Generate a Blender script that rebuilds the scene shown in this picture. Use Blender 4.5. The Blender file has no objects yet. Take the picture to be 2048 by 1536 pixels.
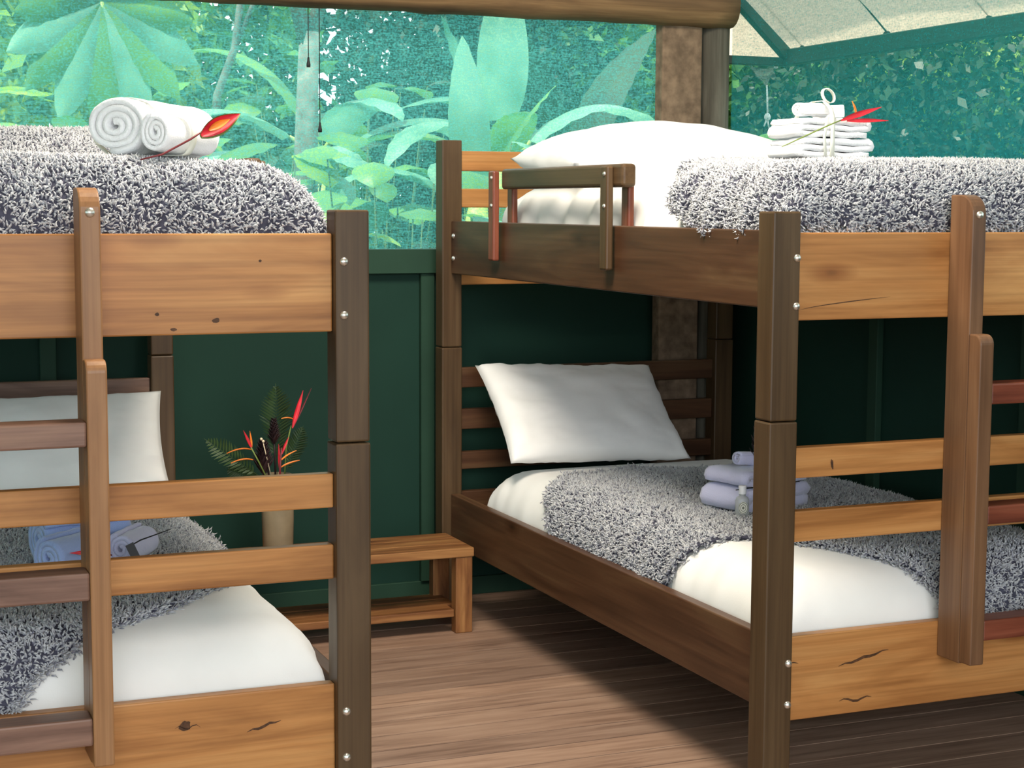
import bpy, bmesh, math, random
import numpy as np
from mathutils import Vector, Matrix, noise as mnoise
random.seed(7); RNG = np.random.default_rng(11)
SC = bpy.context.scene; COL = SC.collection
PI = math.pi

# ------------------------------------------------------------------ camera
EYE = 1.29
cd = bpy.data.cameras.new('camera'); cam = bpy.data.objects.new('camera', cd); COL.objects.link(cam)
cd.sensor_fit = 'HORIZONTAL'; cd.sensor_width = 36.0; cd.lens = 3395.81 / 2048 * 36.0
cd.clip_start = 0.05; cd.clip_end = 200
f_ = Vector((0.3793515, 0.91934388, -0.10439955)).normalized()
r_ = Vector((0.92457287, -0.38097636, 0.0046917)); r_ = (r_ - f_ * r_.dot(f_)).normalized()
u_ = r_.cross(f_)
cam.matrix_world = Matrix(((r_.x, u_.x, -f_.x, 0), (r_.y, u_.y, -f_.y, 0), (r_.z, u_.z, -f_.z, EYE), (0, 0, 0, 1)))
SC.camera = cam

# ------------------------------------------------------------------ world, sun, daylight, exposure
w = bpy.data.worlds.new('world'); SC.world = w; w.use_nodes = True
nt = w.node_tree; nt.nodes.clear()
bg = nt.nodes.new('ShaderNodeBackground'); wo = nt.nodes.new('ShaderNodeOutputWorld')
bg.inputs['Color'].default_value = (0.86, 0.95, 1.0, 1); bg.inputs['Strength'].default_value = 2.6
nt.links.new(bg.outputs[0], wo.inputs[0])
def light(name, kind, loc, energy, color, direction, **k):
    l = bpy.data.lights.new(name, kind); l.energy = energy; l.color = color
    for a, b in k.items(): setattr(l, a, b)
    o = bpy.data.objects.new(name, l); COL.objects.link(o); o.location = loc
    o.rotation_euler = Vector(direction).to_track_quat('-Z', 'Y').to_euler()
    return o
light('sun', 'SUN', (0, 0, 8), 9.0, (1.0, 0.95, 0.82), (0.35, 0.16, -0.80), angle=0.03)
# daylight of the open tent front, behind the viewer
light('open_front_daylight', 'AREA', (0.3, -2.3, 2.15), 120, (0.93, 0.96, 1.0), (0.12, 1, -0.28), shape='RECTANGLE', size=3.6, size_y=1.3)
# warm light added above the frame to brighten the upper berths, no lamp there
light('added_top_light', 'AREA', (1.2, 3.2, 2.7), 75, (1.0, 0.90, 0.76), (0.25, 0.25, -1), shape='DISK', size=0.9)
vs = SC.view_settings
vs.view_transform = 'Standard'; vs.look = 'None'; vs.gamma = 1.0; vs.exposure = 0.12; vs.use_curve_mapping = False
SC.cycles.max_bounces = 8; SC.cycles.transparent_max_bounces = 24

# ------------------------------------------------------------------ material helpers
def new_mat(name):
    m = bpy.data.materials.new(name); m.use_nodes = True
    n = m.node_tree; n.nodes.clear()
    out = n.nodes.new('ShaderNodeOutputMaterial')
    return m, n, out
def N(n, kind, **k):
    x = n.nodes.new(kind)
    for a, b in k.items():
        if a.startswith('i_'): x.inputs[a[2:].replace('_', ' ')].default_value = b
        else: setattr(x, a, b)
    return x
def ramp(n, fac, stops):
    r = n.nodes.new('ShaderNodeValToRGB'); e = r.color_ramp.elements
    while len(e) < len(stops): e.new(0.5)
    for i, (p, c) in enumerate(stops):
        e[i].position = p; e[i].color = (*c, 1)
    n.links.new(fac, r.inputs['Fac']); return r.outputs['Color']
def mixc(n, fac, a, b, mode='MIX'):
    m = n.nodes.new('ShaderNodeMix'); m.data_type = 'RGBA'; m.blend_type = mode
    for s, v in ((m.inputs[0], fac), (m.inputs[6], a), (m.inputs[7], b)):
        if isinstance(v, (int, float)): s.default_value = v
        elif isinstance(v, tuple): s.default_value = (*v, 1)
        else: n.links.new(v, s)
    return m.outputs[2]
def principled(n, out, col, rough=0.6, spec=0.4, bump=None, bstr=0.2, bdist=0.002, **k):
    p = n.nodes.new('ShaderNodeBsdfPrincipled')
    if isinstance(col, tuple): p.inputs['Base Color'].default_value = (*col, 1)
    else: n.links.new(col, p.inputs['Base Color'])
    p.inputs['Roughness'].default_value = rough; p.inputs['Specular IOR Level'].default_value = spec
    for a, b in k.items(): p.inputs[a.replace('_', ' ')].default_value = b
    if bump is not None:
        b = n.nodes.new('ShaderNodeBump'); b.inputs['Strength'].default_value = bstr; b.inputs['Distance'].default_value = bdist
        n.links.new(bump, b.inputs['Height']); n.links.new(b.outputs[0], p.inputs['Normal'])
    n.links.new(p.outputs[0], out.inputs[0]); return p
def coords(n, scale, rnd=True, kind='Object'):
    tc = n.nodes.new('ShaderNodeTexCoord'); mp = n.nodes.new('ShaderNodeMapping')
    mp.inputs['Scale'].default_value = scale
    src = tc.outputs[kind]
    if rnd:
        oi = n.nodes.new('ShaderNodeObjectInfo'); vm = n.nodes.new('ShaderNodeVectorMath'); vm.operation = 'MULTIPLY_ADD'
        vm.inputs[1].default_value = (7.3, 5.1, 9.7)
        n.links.new(oi.outputs['Random'], vm.inputs[0]); n.links.new(src, vm.inputs[2]); src = vm.outputs[0]
    n.links.new(src, mp.inputs['Vector']); return mp.outputs[0]
def wood(name, dark, mid, light_, axis='x', rough=0.42, knots=True, coat=0.12, fine=1.0):
    m, n, out = new_mat(name)
    s = {'x': (1.1, 9, 9), 'y': (9, 1.1, 9), 'z': (9, 9, 1.1)}[axis]
    v = coords(n, s)
    nz = N(n, 'ShaderNodeTexNoise', i_Scale=1.6 * fine, i_Detail=5.0, i_Roughness=0.55, i_Distortion=0.7)
    n.links.new(v, nz.inputs['Vector'])
    c = ramp(n, nz.outputs['Fac'], [(0.28, dark), (0.5, mid), (0.72, light_)])
    s2 = tuple(a * b for a, b in zip(s, {'x': (1, 9, 9), 'y': (9, 1, 9), 'z': (9, 9, 1)}[axis]))
    v2 = coords(n, s2)
    n2 = N(n, 'ShaderNodeTexNoise', i_Scale=1.3, i_Detail=3.0, i_Roughness=0.6)
    n.links.new(v2, n2.inputs['Vector'])
    g = ramp(n, n2.outputs['Fac'], [(0.35, (0.62, 0.58, 0.55)), (0.6, (1, 1, 1))])
    c = mixc(n, 0.55, c, g, 'MULTIPLY')
    if knots:
        s3 = {'x': (2.2, 6, 6), 'y': (6, 2.2, 6), 'z': (6, 6, 2.2)}[axis]
        v3 = coords(n, s3)
        vo = N(n, 'ShaderNodeTexVoronoi', i_Scale=1.15, i_Randomness=1.0); n.links.new(v3, vo.inputs['Vector'])
        k = ramp(n, vo.outputs['Distance'], [(0.03, (0.12, 0.07, 0.05)), (0.075, (0.55, 0.42, 0.35)), (0.19, (1, 1, 1))])
        c = mixc(n, 0.85, c, k, 'MULTIPLY')
    p = principled(n, out, c, rough, 0.25, bump=n2.outputs['Fac'], bstr=0.15, bdist=0.001)
    p.inputs['Coat Weight'].default_value = coat; p.inputs['Coat Roughness'].default_value = 0.3
    return m
def plain(name, col, rough=0.6, spec=0.4, nscale=0, namt=0.3, bstr=0.2, bdist=0.002, **k):
    m, n, out = new_mat(name)
    if nscale:
        v = coords(n, (1, 1, 1)); nz = N(n, 'ShaderNodeTexNoise', i_Scale=nscale, i_Detail=4.0); n.links.new(v, nz.inputs['Vector'])
        lo = tuple(x * (1 - namt) for x in col); hi = tuple(min(1, x * (1 + namt)) for x in col)
        c = ramp(n, nz.outputs['Fac'], [(0.3, lo), (0.7, hi)])
        principled(n, out, c, rough, spec, bump=nz.outputs['Fac'], bstr=bstr, bdist=bdist, **k)
    else: principled(n, out, col, rough, spec, **k)
    return m
def leafmat(name, a, b, trans=0.45, rough=0.45, ns=3.0):
    m, n, out = new_mat(name)
    v = coords(n, (1, 1, 1)); nz = N(n, 'ShaderNodeTexNoise', i_Scale=ns, i_Detail=3.0); n.links.new(v, nz.inputs['Vector'])
    c = ramp(n, nz.outputs['Fac'], [(0.35, a), (0.65, b)])
    p = n.nodes.new('ShaderNodeBsdfPrincipled'); n.links.new(c, p.inputs['Base Color']); p.inputs['Roughness'].default_value = rough
    t = n.nodes.new('ShaderNodeBsdfTranslucent'); n.links.new(c, t.inputs['Color'])
    mx = n.nodes.new('ShaderNodeMixShader'); mx.inputs[0].default_value = trans
    n.links.new(p.outputs[0], mx.inputs[1]); n.links.new(t.outputs[0], mx.inputs[2]); n.links.new(mx.outputs[0], out.inputs[0])
    return m
def cloth(name, col, ns=350, bstr=0.3, sheen=0.3, trans=0.0):
    m, n, out = new_mat(name)
    v = coords(n, (1, 1, 1)); nz = N(n, 'ShaderNodeTexNoise', i_Scale=ns, i_Detail=2.0); n.links.new(v, nz.inputs['Vector'])
    n2 = N(n, 'ShaderNodeTexNoise', i_Scale=9.0, i_Detail=3.0); n.links.new(v, n2.inputs['Vector'])
    c = ramp(n, n2.outputs['Fac'], [(0.3, tuple(x * 0.95 for x in col)), (0.7, col)])
    principled(n, out, c, 0.85, 0.15, bump=nz.outputs['Fac'], bstr=bstr, bdist=0.0015, Sheen_Weight=sheen)
    return m
def screen(name, fibre, clear, lo, hi, wt=0.5):
    """woven shade-cloth: part open holes, part dyed threads"""
    m, n, out = new_mat(name)
    v = coords(n, (35, 35, 300), rnd=False)
    nz = N(n, 'ShaderNodeTexNoise', i_Scale=1.0, i_Detail=3.0, i_Roughness=0.7); n.links.new(v, nz.inputs['Vector'])
    v2 = coords(n, (150, 150, 150), rnd=False)
    n3 = N(n, 'ShaderNodeTexNoise', i_Scale=1.0, i_Detail=2.0); n.links.new(v2, n3.inputs['Vector'])
    add = n.nodes.new('ShaderNodeMath'); add.operation = 'ADD'; n.links.new(nz.outputs['Fac'], add.inputs[0]); n.links.new(n3.outputs['Fac'], add.inputs[1])
    mr = n.nodes.new('ShaderNodeMapRange'); mr.inputs[1].default_value = 0.75; mr.inputs[2].default_value = 1.25
    mr.inputs[3].default_value = lo; mr.inputs[4].default_value = hi; n.links.new(add.outputs[0], mr.inputs[0])
    d = N(n, 'ShaderNodeBsdfDiffuse'); d.inputs['Color'].default_value = (*fibre, 1)
    t = N(n, 'ShaderNodeBsdfTranslucent'); t.inputs['Color'].default_value = (*fibre, 1)
    mx = n.nodes.new('ShaderNodeMixShader'); mx.inputs[0].default_value = wt
    n.links.new(d.outputs[0], mx.inputs[1]); n.links.new(t.outputs[0], mx.inputs[2])
    tr = N(n, 'ShaderNodeBsdfTransparent'); tr.inputs['Color'].default_value = (*clear, 1)
    m2 = n.nodes.new('ShaderNodeMixShader'); n.links.new(mr.outputs[0], m2.inputs[0])
    n.links.new(tr.outputs[0], m2.inputs[1]); n.links.new(mx.outputs[0], m2.inputs[2]); n.links.new(m2.outputs[0], out.inputs[0])
    return m

M = {}
for ax in 'xyz':
    M['rail_' + ax] = wood('warm_oiled_wood_' + ax, (0.27, 0.105, 0.028), (0.44, 0.195, 0.060), (0.56, 0.285, 0.10), ax)
    M['dark_' + ax] = wood('dark_stained_wood_' + ax, (0.055, 0.031, 0.014), (0.080, 0.046, 0.021), (0.108, 0.066, 0.032), ax, knots=False, coat=0.05)
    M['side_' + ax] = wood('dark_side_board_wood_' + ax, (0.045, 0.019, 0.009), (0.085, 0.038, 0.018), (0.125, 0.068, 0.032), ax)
    M['ladder_' + ax] = wood('ladder_wood_' + ax, (0.20, 0.09, 0.038), (0.30, 0.145, 0.06), (0.37, 0.19, 0.085), ax, knots=False)
    M['ladder_brown_' + ax] = wood('brown_ladder_wood_' + ax, (0.115, 0.055, 0.027), (0.17, 0.085, 0.042), (0.225, 0.12, 0.06), ax, knots=False)
    M['rung_' + ax] = wood('purple_brown_rung_wood_' + ax, (0.10, 0.05, 0.035), (0.22, 0.12, 0.085), (0.32, 0.185, 0.12), ax)
    M['red_' + ax] = wood('red_brown_wood_' + ax, (0.09, 0.022, 0.012), (0.19, 0.05, 0.026), (0.30, 0.10, 0.055), ax, knots=False)
    M['bench_' + ax] = wood('streaky_bench_wood_' + ax, (0.075, 0.025, 0.010), (0.24, 0.10, 0.035), (0.42, 0.21, 0.075), ax, knots=False, fine=1.6)
M['knot'] = plain('dark_knot', (0.075, 0.032, 0.013), 0.6, 0.3, nscale=90, namt=0.6)
M['weathered'] = plain('weathered_post_wood', (0.17, 0.115, 0.075), 0.85, 0.2, nscale=30, namt=0.35, bstr=0.5, bdist=0.003)
M['log'] = wood('round_log_wood', (0.07, 0.040, 0.020), (0.17, 0.10, 0.048), (0.30, 0.18, 0.085), 'x', rough=0.75, coat=0.0)
M['roundpost'] = wood('grey_round_post_wood', (0.05, 0.045, 0.033), (0.085, 0.078, 0.06), (0.15, 0.14, 0.11), 'z', rough=0.8, knots=False, coat=0.0)
M['green'] = plain('green_painted_panel', (0.010, 0.036, 0.025), 0.65, 0.15, nscale=2.5, namt=0.12, bstr=0.03)
M['greentrim'] = plain('green_painted_trim', (0.018, 0.050, 0.031), 0.6, 0.2, nscale=4, namt=0.12, bstr=0.03)
M['screen'] = screen('teal_shade_cloth', (0.14, 0.60, 0.57), (0.92, 1.0, 0.97), 0.16, 0.68, 0.6)
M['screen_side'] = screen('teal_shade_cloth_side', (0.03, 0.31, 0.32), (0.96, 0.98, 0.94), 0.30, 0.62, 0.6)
M['fly'] = screen('beige_fly_fabric', (0.60, 0.48, 0.36), (0.9, 0.9, 0.85), 0.80, 0.995, 0.75)
M['ceiling'] = plain('ceiling_canvas', (0.55, 0.50, 0.40), 0.9, 0.1, nscale=30, namt=0.1)
M['sheet'] = cloth('white_cotton_sheet', (0.84, 0.83, 0.80), 300, 0.1)
M['pillow'] = cloth('white_pillowcase', (0.82, 0.81, 0.79), 300, 0.1)
M['towel'] = cloth('white_terry', (0.88, 0.88, 0.89), 420, 0.9, 0.6)
M['bluetowel'] = cloth('pale_blue_terry', (0.36, 0.47, 0.80), 420, 0.9, 0.6)
M['lilactowel'] = cloth('lilac_white_terry', (0.62, 0.62, 0.84), 420, 0.9, 0.6)
M['ribbon'] = plain('cream_ribbon', (0.80, 0.80, 0.70), 0.5, 0.4)
M['metal'] = plain('brushed_metal', (0.75, 0.72, 0.66), 0.3, 0.5, Metallic=0.9)
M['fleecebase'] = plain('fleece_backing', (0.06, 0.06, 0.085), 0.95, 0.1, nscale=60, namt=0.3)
M['grass'] = plain('leaf_litter_ground', (0.05, 0.07, 0.03), 0.95, 0.1, nscale=3, namt=0.5)
M['cord'] = plain('black_cord', (0.012, 0.012, 0.014), 0.6, 0.3)
M['whitecord'] = plain('white_cord', (0.75, 0.80, 0.80), 0.7, 0.3)
M['steelgreen'] = plain('dark_green_painted_steel', (0.030, 0.055, 0.045), 0.5, 0.4)
M['red'] = plain('red_bract', (0.62, 0.02, 0.035), 0.35, 0.5, nscale=30, namt=0.25, bstr=0.05)
M['orange'] = plain('orange_bract', (0.80, 0.20, 0.02), 0.35, 0.5, nscale=30, namt=0.3, bstr=0.05)
M['stem'] = plain('green_stem', (0.16, 0.22, 0.05), 0.5, 0.4)
M['redstem'] = plain('dark_red_stem', (0.16, 0.02, 0.025), 0.4, 0.4)
M['vase'] = plain('tan_ceramic', (0.26, 0.20, 0.12), 0.6, 0.4, nscale=12, namt=0.2, bstr=0.05)
M['darkflower'] = leafmat('dark_purple_bracts', (0.015, 0.006, 0.008), (0.045, 0.02, 0.022), 0.1)
M['fern'] = leafmat('fern_green', (0.02, 0.05, 0.015), (0.055, 0.10, 0.03), 0.25)
M['berry'] = plain('cream_berry', (0.75, 0.62, 0.42), 0.4, 0.4)
M['tag'] = plain('charcoal_card', (0.06, 0.06, 0.065), 0.6, 0.3)
M['label'] = plain('pale_label_paper', (0.72, 0.72, 0.64), 0.6, 0.3)
M['ink'] = plain('grey_print', (0.16, 0.16, 0.13), 0.6, 0.3)
M['clearplastic'] = plain('frosted_plastic', (0.82, 0.85, 0.83), 0.18, 0.5, Transmission_Weight=0.65)
M['cap'] = plain('white_cap', (0.8, 0.8, 0.84), 0.35, 0.5)

# ------------------------------------------------------------------ mesh helpers
def link(name, me, mat=None, parent=None, smooth=True):
    o = bpy.data.objects.new(name, me); COL.objects.link(o)
    if mat is not None: me.materials.append(mat)
    if parent is not None: o.parent = parent
    if smooth and len(me.polygons): me.polygons.foreach_set('use_smooth', [True] * len(me.polygons))
    return o
def mk(name, v, f, mat=None, parent=None, smooth=True):
    me = bpy.data.meshes.new(name); me.from_pydata([tuple(p) for p in v], [], [tuple(q) for q in f]); me.update()
    return link(name, me, mat, parent, smooth)
def mk_np(name, V, F, mat=None, parent=None, smooth=True):
    """fast builder: V (n,3), F (m,k) all faces k-gons"""
    me = bpy.data.meshes.new(name); k = F.shape[1]
    me.vertices.add(len(V)); me.vertices.foreach_set('co', np.ascontiguousarray(V, dtype=np.float32).ravel())
    me.loops.add(F.size); me.loops.foreach_set('vertex_index', np.ascontiguousarray(F, dtype=np.int32).ravel())
    me.polygons.add(len(F)); me.polygons.foreach_set('loop_start', np.arange(0, F.size, k, dtype=np.int32))
    me.update(calc_edges=True); me.validate()
    return link(name, me, mat, parent, smooth)
def empty(name, label, cat, loc=(0, 0, 0), rz=0, group=None):
    o = bpy.data.objects.new(name, None); COL.objects.link(o); o.location = loc; o.rotation_euler = (0, 0, rz)
    o.empty_display_size = 0.1
    return tag(o, label, cat, group)
def tag(o, label=None, cat=None, group=None, kind=None):
    if label: o['label'] = label
    if cat: o['category'] = cat
    if group: o['group'] = group
    if kind: o['kind'] = kind
    return o
def box_bm(lo, hi, bev=0.003, seg=2, bm=None):
    own = bm is None
    if own: bm = bmesh.new()
    b2 = bmesh.new()
    r = bmesh.ops.create_cube(b2, size=1)
    for v in b2.verts:
        v.co = Vector(((lo[i] + hi[i]) / 2 + v.co[i] * (hi[i] - lo[i]) for i in range(3)))
    if bev: bmesh.ops.bevel(b2, geom=list(b2.edges), offset=bev, segments=seg, affect='EDGES', profile=0.5)
    if own: bm.free(); return b2
    me = bpy.data.meshes.new('t'); b2.to_mesh(me); bm.from_mesh(me); bpy.data.meshes.remove(me); b2.free()
    return bm
def board(name, lo, hi, mat, parent=None, bev=0.003, seg=2):
    lo2 = [min(a, b) for a, b in zip(lo, hi)]; hi2 = [max(a, b) for a, b in zip(lo, hi)]
    bm = box_bm(lo2, hi2, bev, seg); me = bpy.data.meshes.new(name); bm.to_mesh(me); bm.free()
    return link(name, me, mat, parent, smooth=False)
def boards(name, boxes, mat, parent=None, bev=0.003):
    bm = bmesh.new()
    for lo, hi in boxes: box_bm(lo, hi, bev, 1, bm)
    me = bpy.data.meshes.new(name); bm.to_mesh(me); bm.free()
    return link(name, me, mat, parent, smooth=False)
def tube_vf(pts, rad, seg=8, cap=True):
    P = [Vector(p) for p in pts]; n = len(P)
    R = rad if isinstance(rad, (list, tuple)) else [rad] * n
    V = []; F = []; up = None
    for i, p in enumerate(P):
        t = (P[min(i + 1, n - 1)] - P[max(i - 1, 0)]).normalized()
        if up is None: up = Vector((0, 0, 1)) if abs(t.z) < 0.9 else Vector((1, 0, 0))
        a = t.cross(up).normalized(); b = a.cross(t).normalized(); up = b
        for k in range(seg):
            an = 2 * PI * k / seg; V.append(p + (a * math.cos(an) + b * math.sin(an)) * R[i])
    for i in range(n - 1):
        for k in range(seg):
            k2 = (k + 1) % seg; F.append((i * seg + k, i * seg + k2, (i + 1) * seg + k2, (i + 1) * seg + k))
    if cap: F.append(tuple(range(seg))[::-1]); F.append(tuple((n - 1) * seg + k for k in range(seg)))
    return V, F
def tube(name, pts, rad, mat, parent=None, seg=8): return mk(name, *tube_vf(pts, rad, seg), mat, parent)
def merge(parts):
    V = []; F = []
    for v, f in parts:
        o = len(V); V += [tuple(p) for p in v]; F += [tuple(i + o for i in q) for q in f]
    return V, F
def lathe_vf(prof, c=(0, 0, 0), seg=24):
    V = []; F = []; n = len(prof)
    for r, z in prof:
        for k in range(seg):
            a = 2 * PI * k / seg; V.append((c[0] + r * math.cos(a), c[1] + r * math.sin(a), c[2] + z))
    for i in range(n - 1):
        for k in range(seg):
            k2 = (k + 1) % seg; F.append((i * seg + k, i * seg + k2, (i + 1) * seg + k2, (i + 1) * seg + k))
    return V, F
def sphere_vf(c, r, seg=12, sc=(1, 1, 1)):
    n = seg // 2 + 1
    V, F = lathe_vf([(max(1e-4, r * math.sin(PI * i / (n - 1))), -r * math.cos(PI * i / (n - 1))) for i in range(n)], (0, 0, 0), seg)
    return [(c[0] + v[0] * sc[0], c[1] + v[1] * sc[1], c[2] + v[2] * sc[2]) for v in V], F
def cone_pt(c, d, r, name, mat, parent):   # domed bolt head on a face, d = outward normal
    d = Vector(d).normalized(); V, F = lathe_vf([(r, 0), (r * .95, r * .3), (r * .6, r * .62), (1e-4, r * .72)], seg=12)
    q = d.to_track_quat('Z', 'Y'); V = [q @ Vector(v) + Vector(c) for v in V]
    return mk(name, V, F, mat, parent)

# ------------------------------------------------------------------ setting
def struct(o, label): return tag(o, label, None, None, 'structure')
YW = 5.20; XW = 2.95; XL = -2.9; YF = -2.4
# floor: individual boards running along X, with narrow gaps
def floor_mat():
    m, n, out = new_mat('deck_boards')
    tc = N(n, 'ShaderNodeTexCoord'); sp = N(n, 'ShaderNodeSeparateXYZ'); n.links.new(tc.outputs['Object'], sp.inputs[0])
    dv = N(n, 'ShaderNodeMath', operation='DIVIDE'); n.links.new(sp.outputs['Y'], dv.inputs[0]); dv.inputs[1].default_value = 0.110
    fl = N(n, 'ShaderNodeMath', operation='FLOOR'); n.links.new(dv.outputs[0], fl.inputs[0])
    wn = N(n, 'ShaderNodeTexWhiteNoise', noise_dimensions='1D'); n.links.new(fl.outputs[0], wn.inputs['W'])
    cb = N(n, 'ShaderNodeCombineXYZ'); n.links.new(wn.outputs['Value'], cb.inputs[2]); 
    va = N(n, 'ShaderNodeVectorMath', operation='MULTIPLY_ADD'); n.links.new(cb.outputs[0], va.inputs[0]); va.inputs[1].default_value = (9, 9, 9)
    n.links.new(tc.outputs['Object'], va.inputs[2])
    mp = N(n, 'ShaderNodeMapping'); mp.inputs['Scale'].default_value = (2.0, 26, 20); n.links.new(va.outputs[0], mp.inputs[0])
    nz = N(n, 'ShaderNodeTexNoise', i_Scale=1.6, i_Detail=5.0, i_Roughness=0.6, i_Distortion=0.5); n.links.new(mp.outputs[0], nz.inputs['Vector'])
    c = ramp(n, nz.outputs['Fac'], [(0.25, (0.17, 0.100, 0.070)), (0.5, (0.31, 0.20, 0.148)), (0.75, (0.42, 0.29, 0.22))])
    g = ramp(n, wn.outputs['Value'], [(0, (0.72, 0.70, 0.68)), (1, (1.12, 1.08, 1.0))])
    c = mixc(n, 1.0, c, g, 'MULTIPLY')
    principled(n, out, c, 0.5, 0.4, bump=nz.outputs['Fac'], bstr=0.25, bdist=0.002)
    return m
M['floor'] = floor_mat()
bxs = []; y = -3.08; pitch = 0.220
while y < YW + 0.1:
    bxs.append(((XL - 0.1, y + 0.0020, -0.03), (XW + 0.1, y + pitch / 2 - 0.0020, 0))); bxs.append(((XL - 0.1, y + pitch / 2 + 0.0020, -0.03), (XW + 0.1, y + pitch - 0.0020, 0.0)))
    y += pitch
bxs.append(((XL - 0.1, YF - 0.8, -0.09), (XW + 0.1, YW + 0.1, -0.034)))
fl = boards('floor', bxs, M['floor'], bev=0); struct(fl, 'brown timber deck floor boards')
SILL = 1.15; TOPW = 1.905
# back wall: panelled green dado
wb = boards('wall_back', [((XL, YW, 0), (XW, YW + 0.03, SILL - 0.04))], M['green'], bev=0); struct(wb, 'dark green panelled low wall at the back')
tb = [((XL, YW - 0.035, 1.072), (XW, YW + 0.05, SILL)), ((XL, YW - 0.012, 0), (XW, YW, 0.06))]
for x in (-2.6, -1.95, -1.3, -0.65, 0.02, 0.62, 1.818):
    tb.append(((x, YW - 0.022, 0.06), (x + 0.047, YW, 1.072)))
t1 = boards('trim_1', tb, M['greentrim'], bev=0.002); struct(t1, 'green rails and battens of the back wall')
# right wall
wr = boards('wall_right', [((XW, YF, 0), (XW + 0.03, YW, SILL - 0.04))], M['green'], bev=0); struct(wr, 'dark green panelled low wall on the right')
tb = [((XW - 0.03, YF, 1.072), (XW + 0.05, YW - 0.04, SILL)), ((XW - 0.012, YF, 0), (XW, YW - 0.02, 0.06))]
for yy in (4.245, 3.55, 2.85, 2.1, 1.3, 0.5): tb.append(((XW - 0.022, yy, 0.06), (XW, yy + 0.047, 1.072)))
t2 = boards('trim_2', tb, M['greentrim'], bev=0.002); struct(t2, 'green rails and battens of the right wall')
wl = boards('wall_left', [((XL - 0.03, YF, 0), (XL, YW, SILL))], M['green'], bev=0); struct(wl, 'dark green low wall on the left')
# mesh screens in the openings
def grid_sheet(name, P0, du, dv, nu, nv, mat, amp=0.0, thick=0.0):
    V = []; F = []; P0 = Vector(P0); du = Vector(du); dv = Vector(dv); nn = du.cross(dv).normalized()
    for j in range(nv + 1):
        for i in range(nu + 1):
            p = P0 + du * (i / nu) + dv * (j / nv)
            e = min(i, nu - i, j, nv - j) / 3; e = min(1, e)
            p = p + nn * (amp * e * mnoise.noise(Vector((p.x * 1.7, p.y * 1.7, p.z * 4))))
            V.append(p)
    for j in range(nv):
        for i in range(nu): a = j * (nu + 1) + i; F.append((a, a + 1, a + nu + 2, a + nu + 1))
    return mk(name, V, F, mat)
w1 = grid_sheet('window_1', (XL, YW + 0.02, SILL), (XW - XL, 0, 0), (0, 0, 0.80), 60, 12, M['screen'], 0.02); struct(w1, 'teal mesh screen filling the back opening')
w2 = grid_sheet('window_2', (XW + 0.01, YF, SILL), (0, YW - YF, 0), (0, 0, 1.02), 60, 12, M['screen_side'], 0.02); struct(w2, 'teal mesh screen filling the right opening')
w3 = grid_sheet('window_3', (XL - 0.01, YF, SILL), (0, YW - YF, 0), (0, 0, 1.02), 20, 8, M['screen'], 0.01); struct(w3, 'teal mesh screen filling the left opening')
# frame post beside the rear post, plates and gable
t3 = boards('trim_3', [((XL, YW - 0.02, 1.945), (XW, YW + 0.04, 2.05)), ((XW - 0.02, YF, 2.15), (XW + 0.05, YW, 2.25)), ((XL - 0.05, YF, 2.15), (XL + 0.02, YW, 2.25)), ((XW - 0.02, 1.7, 1.15), (XW + 0.04, 1.76, 2.15))], M['greentrim'], bev=0.002)
struct(t3, 'green top plates above the mesh openings')
# ceiling canvas, gable shape with the ridge along the depth
RZ = 3.55
cv = [(XL, YF, 2.25), (XL, YW + 0.05, 2.25), (0.02, YF, RZ), (0.02, YW + 0.05, RZ), (XW, YF, 2.25), (XW, YW + 0.05, 2.25)]
ce = mk('ceiling', cv, [(0, 1, 3, 2), (2, 3, 5, 4)], M['ceiling'], smooth=False)
md = ce.modifiers.new('s', 'SOLIDIFY'); md.thickness = 0.01; struct(ce, 'canvas tent ceiling')
gb = mk('wall_gable', [(XL, YW + 0.02, 2.05), (XW, YW + 0.02, 2.05), (XW, YW + 0.02, 2.25), (0.02, YW + 0.02, RZ), (XL, YW + 0.02, 2.25)], [(0, 1, 2, 3, 4)], M['ceiling'], smooth=False)
md = gb.modifiers.new('s', 'SOLIDIFY'); md.thickness = 0.01; struct(gb, 'canvas gable above the back opening')
# ground outside
gr = grid_sheet('ground', (-30, -15, -0.7), (60, 0, 0), (0, 60, 0), 40, 40, M['grass'], 0.25); struct(gr, 'leafy ground outside')

# log beam, flat post, round corner post
def marks(o, polys, y, col=None):
    """grain marks (knots, cracks) added to the front face of a board mesh; polys in (x, z)"""
    me = o.data; me.materials.append(col or M['knot']); bm = bmesh.new(); bm.from_mesh(me)
    for P in polys:
        f = bm.faces.new([bm.verts.new((x, y - 0.0004, z)) for x, z in P]); f.material_index = 1
        if f.normal.y > 0: f.normal_flip()
    bm.normal_update(); bm.to_mesh(me); bm.free()
def blob(x, z, rx, rz, rot=0.0, seed=0, n=18):
    P = []
    for k in range(n):
        a = 2 * PI * k / n; r = 1 + 0.35 * mnoise.noise(Vector((math.cos(a) * 1.5 + seed, math.sin(a) * 1.5, seed))); u, v = rx * r * math.cos(a), rz * r * math.sin(a)
        P.append((x + u * math.cos(rot) - v * math.sin(rot), z + u * math.sin(rot) + v * math.cos(rot)))
    return P
def streak(pts, w):
    n = len(pts); up = []; dn = []
    for i, (x, z) in enumerate(pts):
        ww = w * math.sin(PI * (0.04 + 0.92 * i / (n - 1))); up.append((x, z + ww)); dn.append((x, z - ww))
    return up + dn[::-1]
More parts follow.
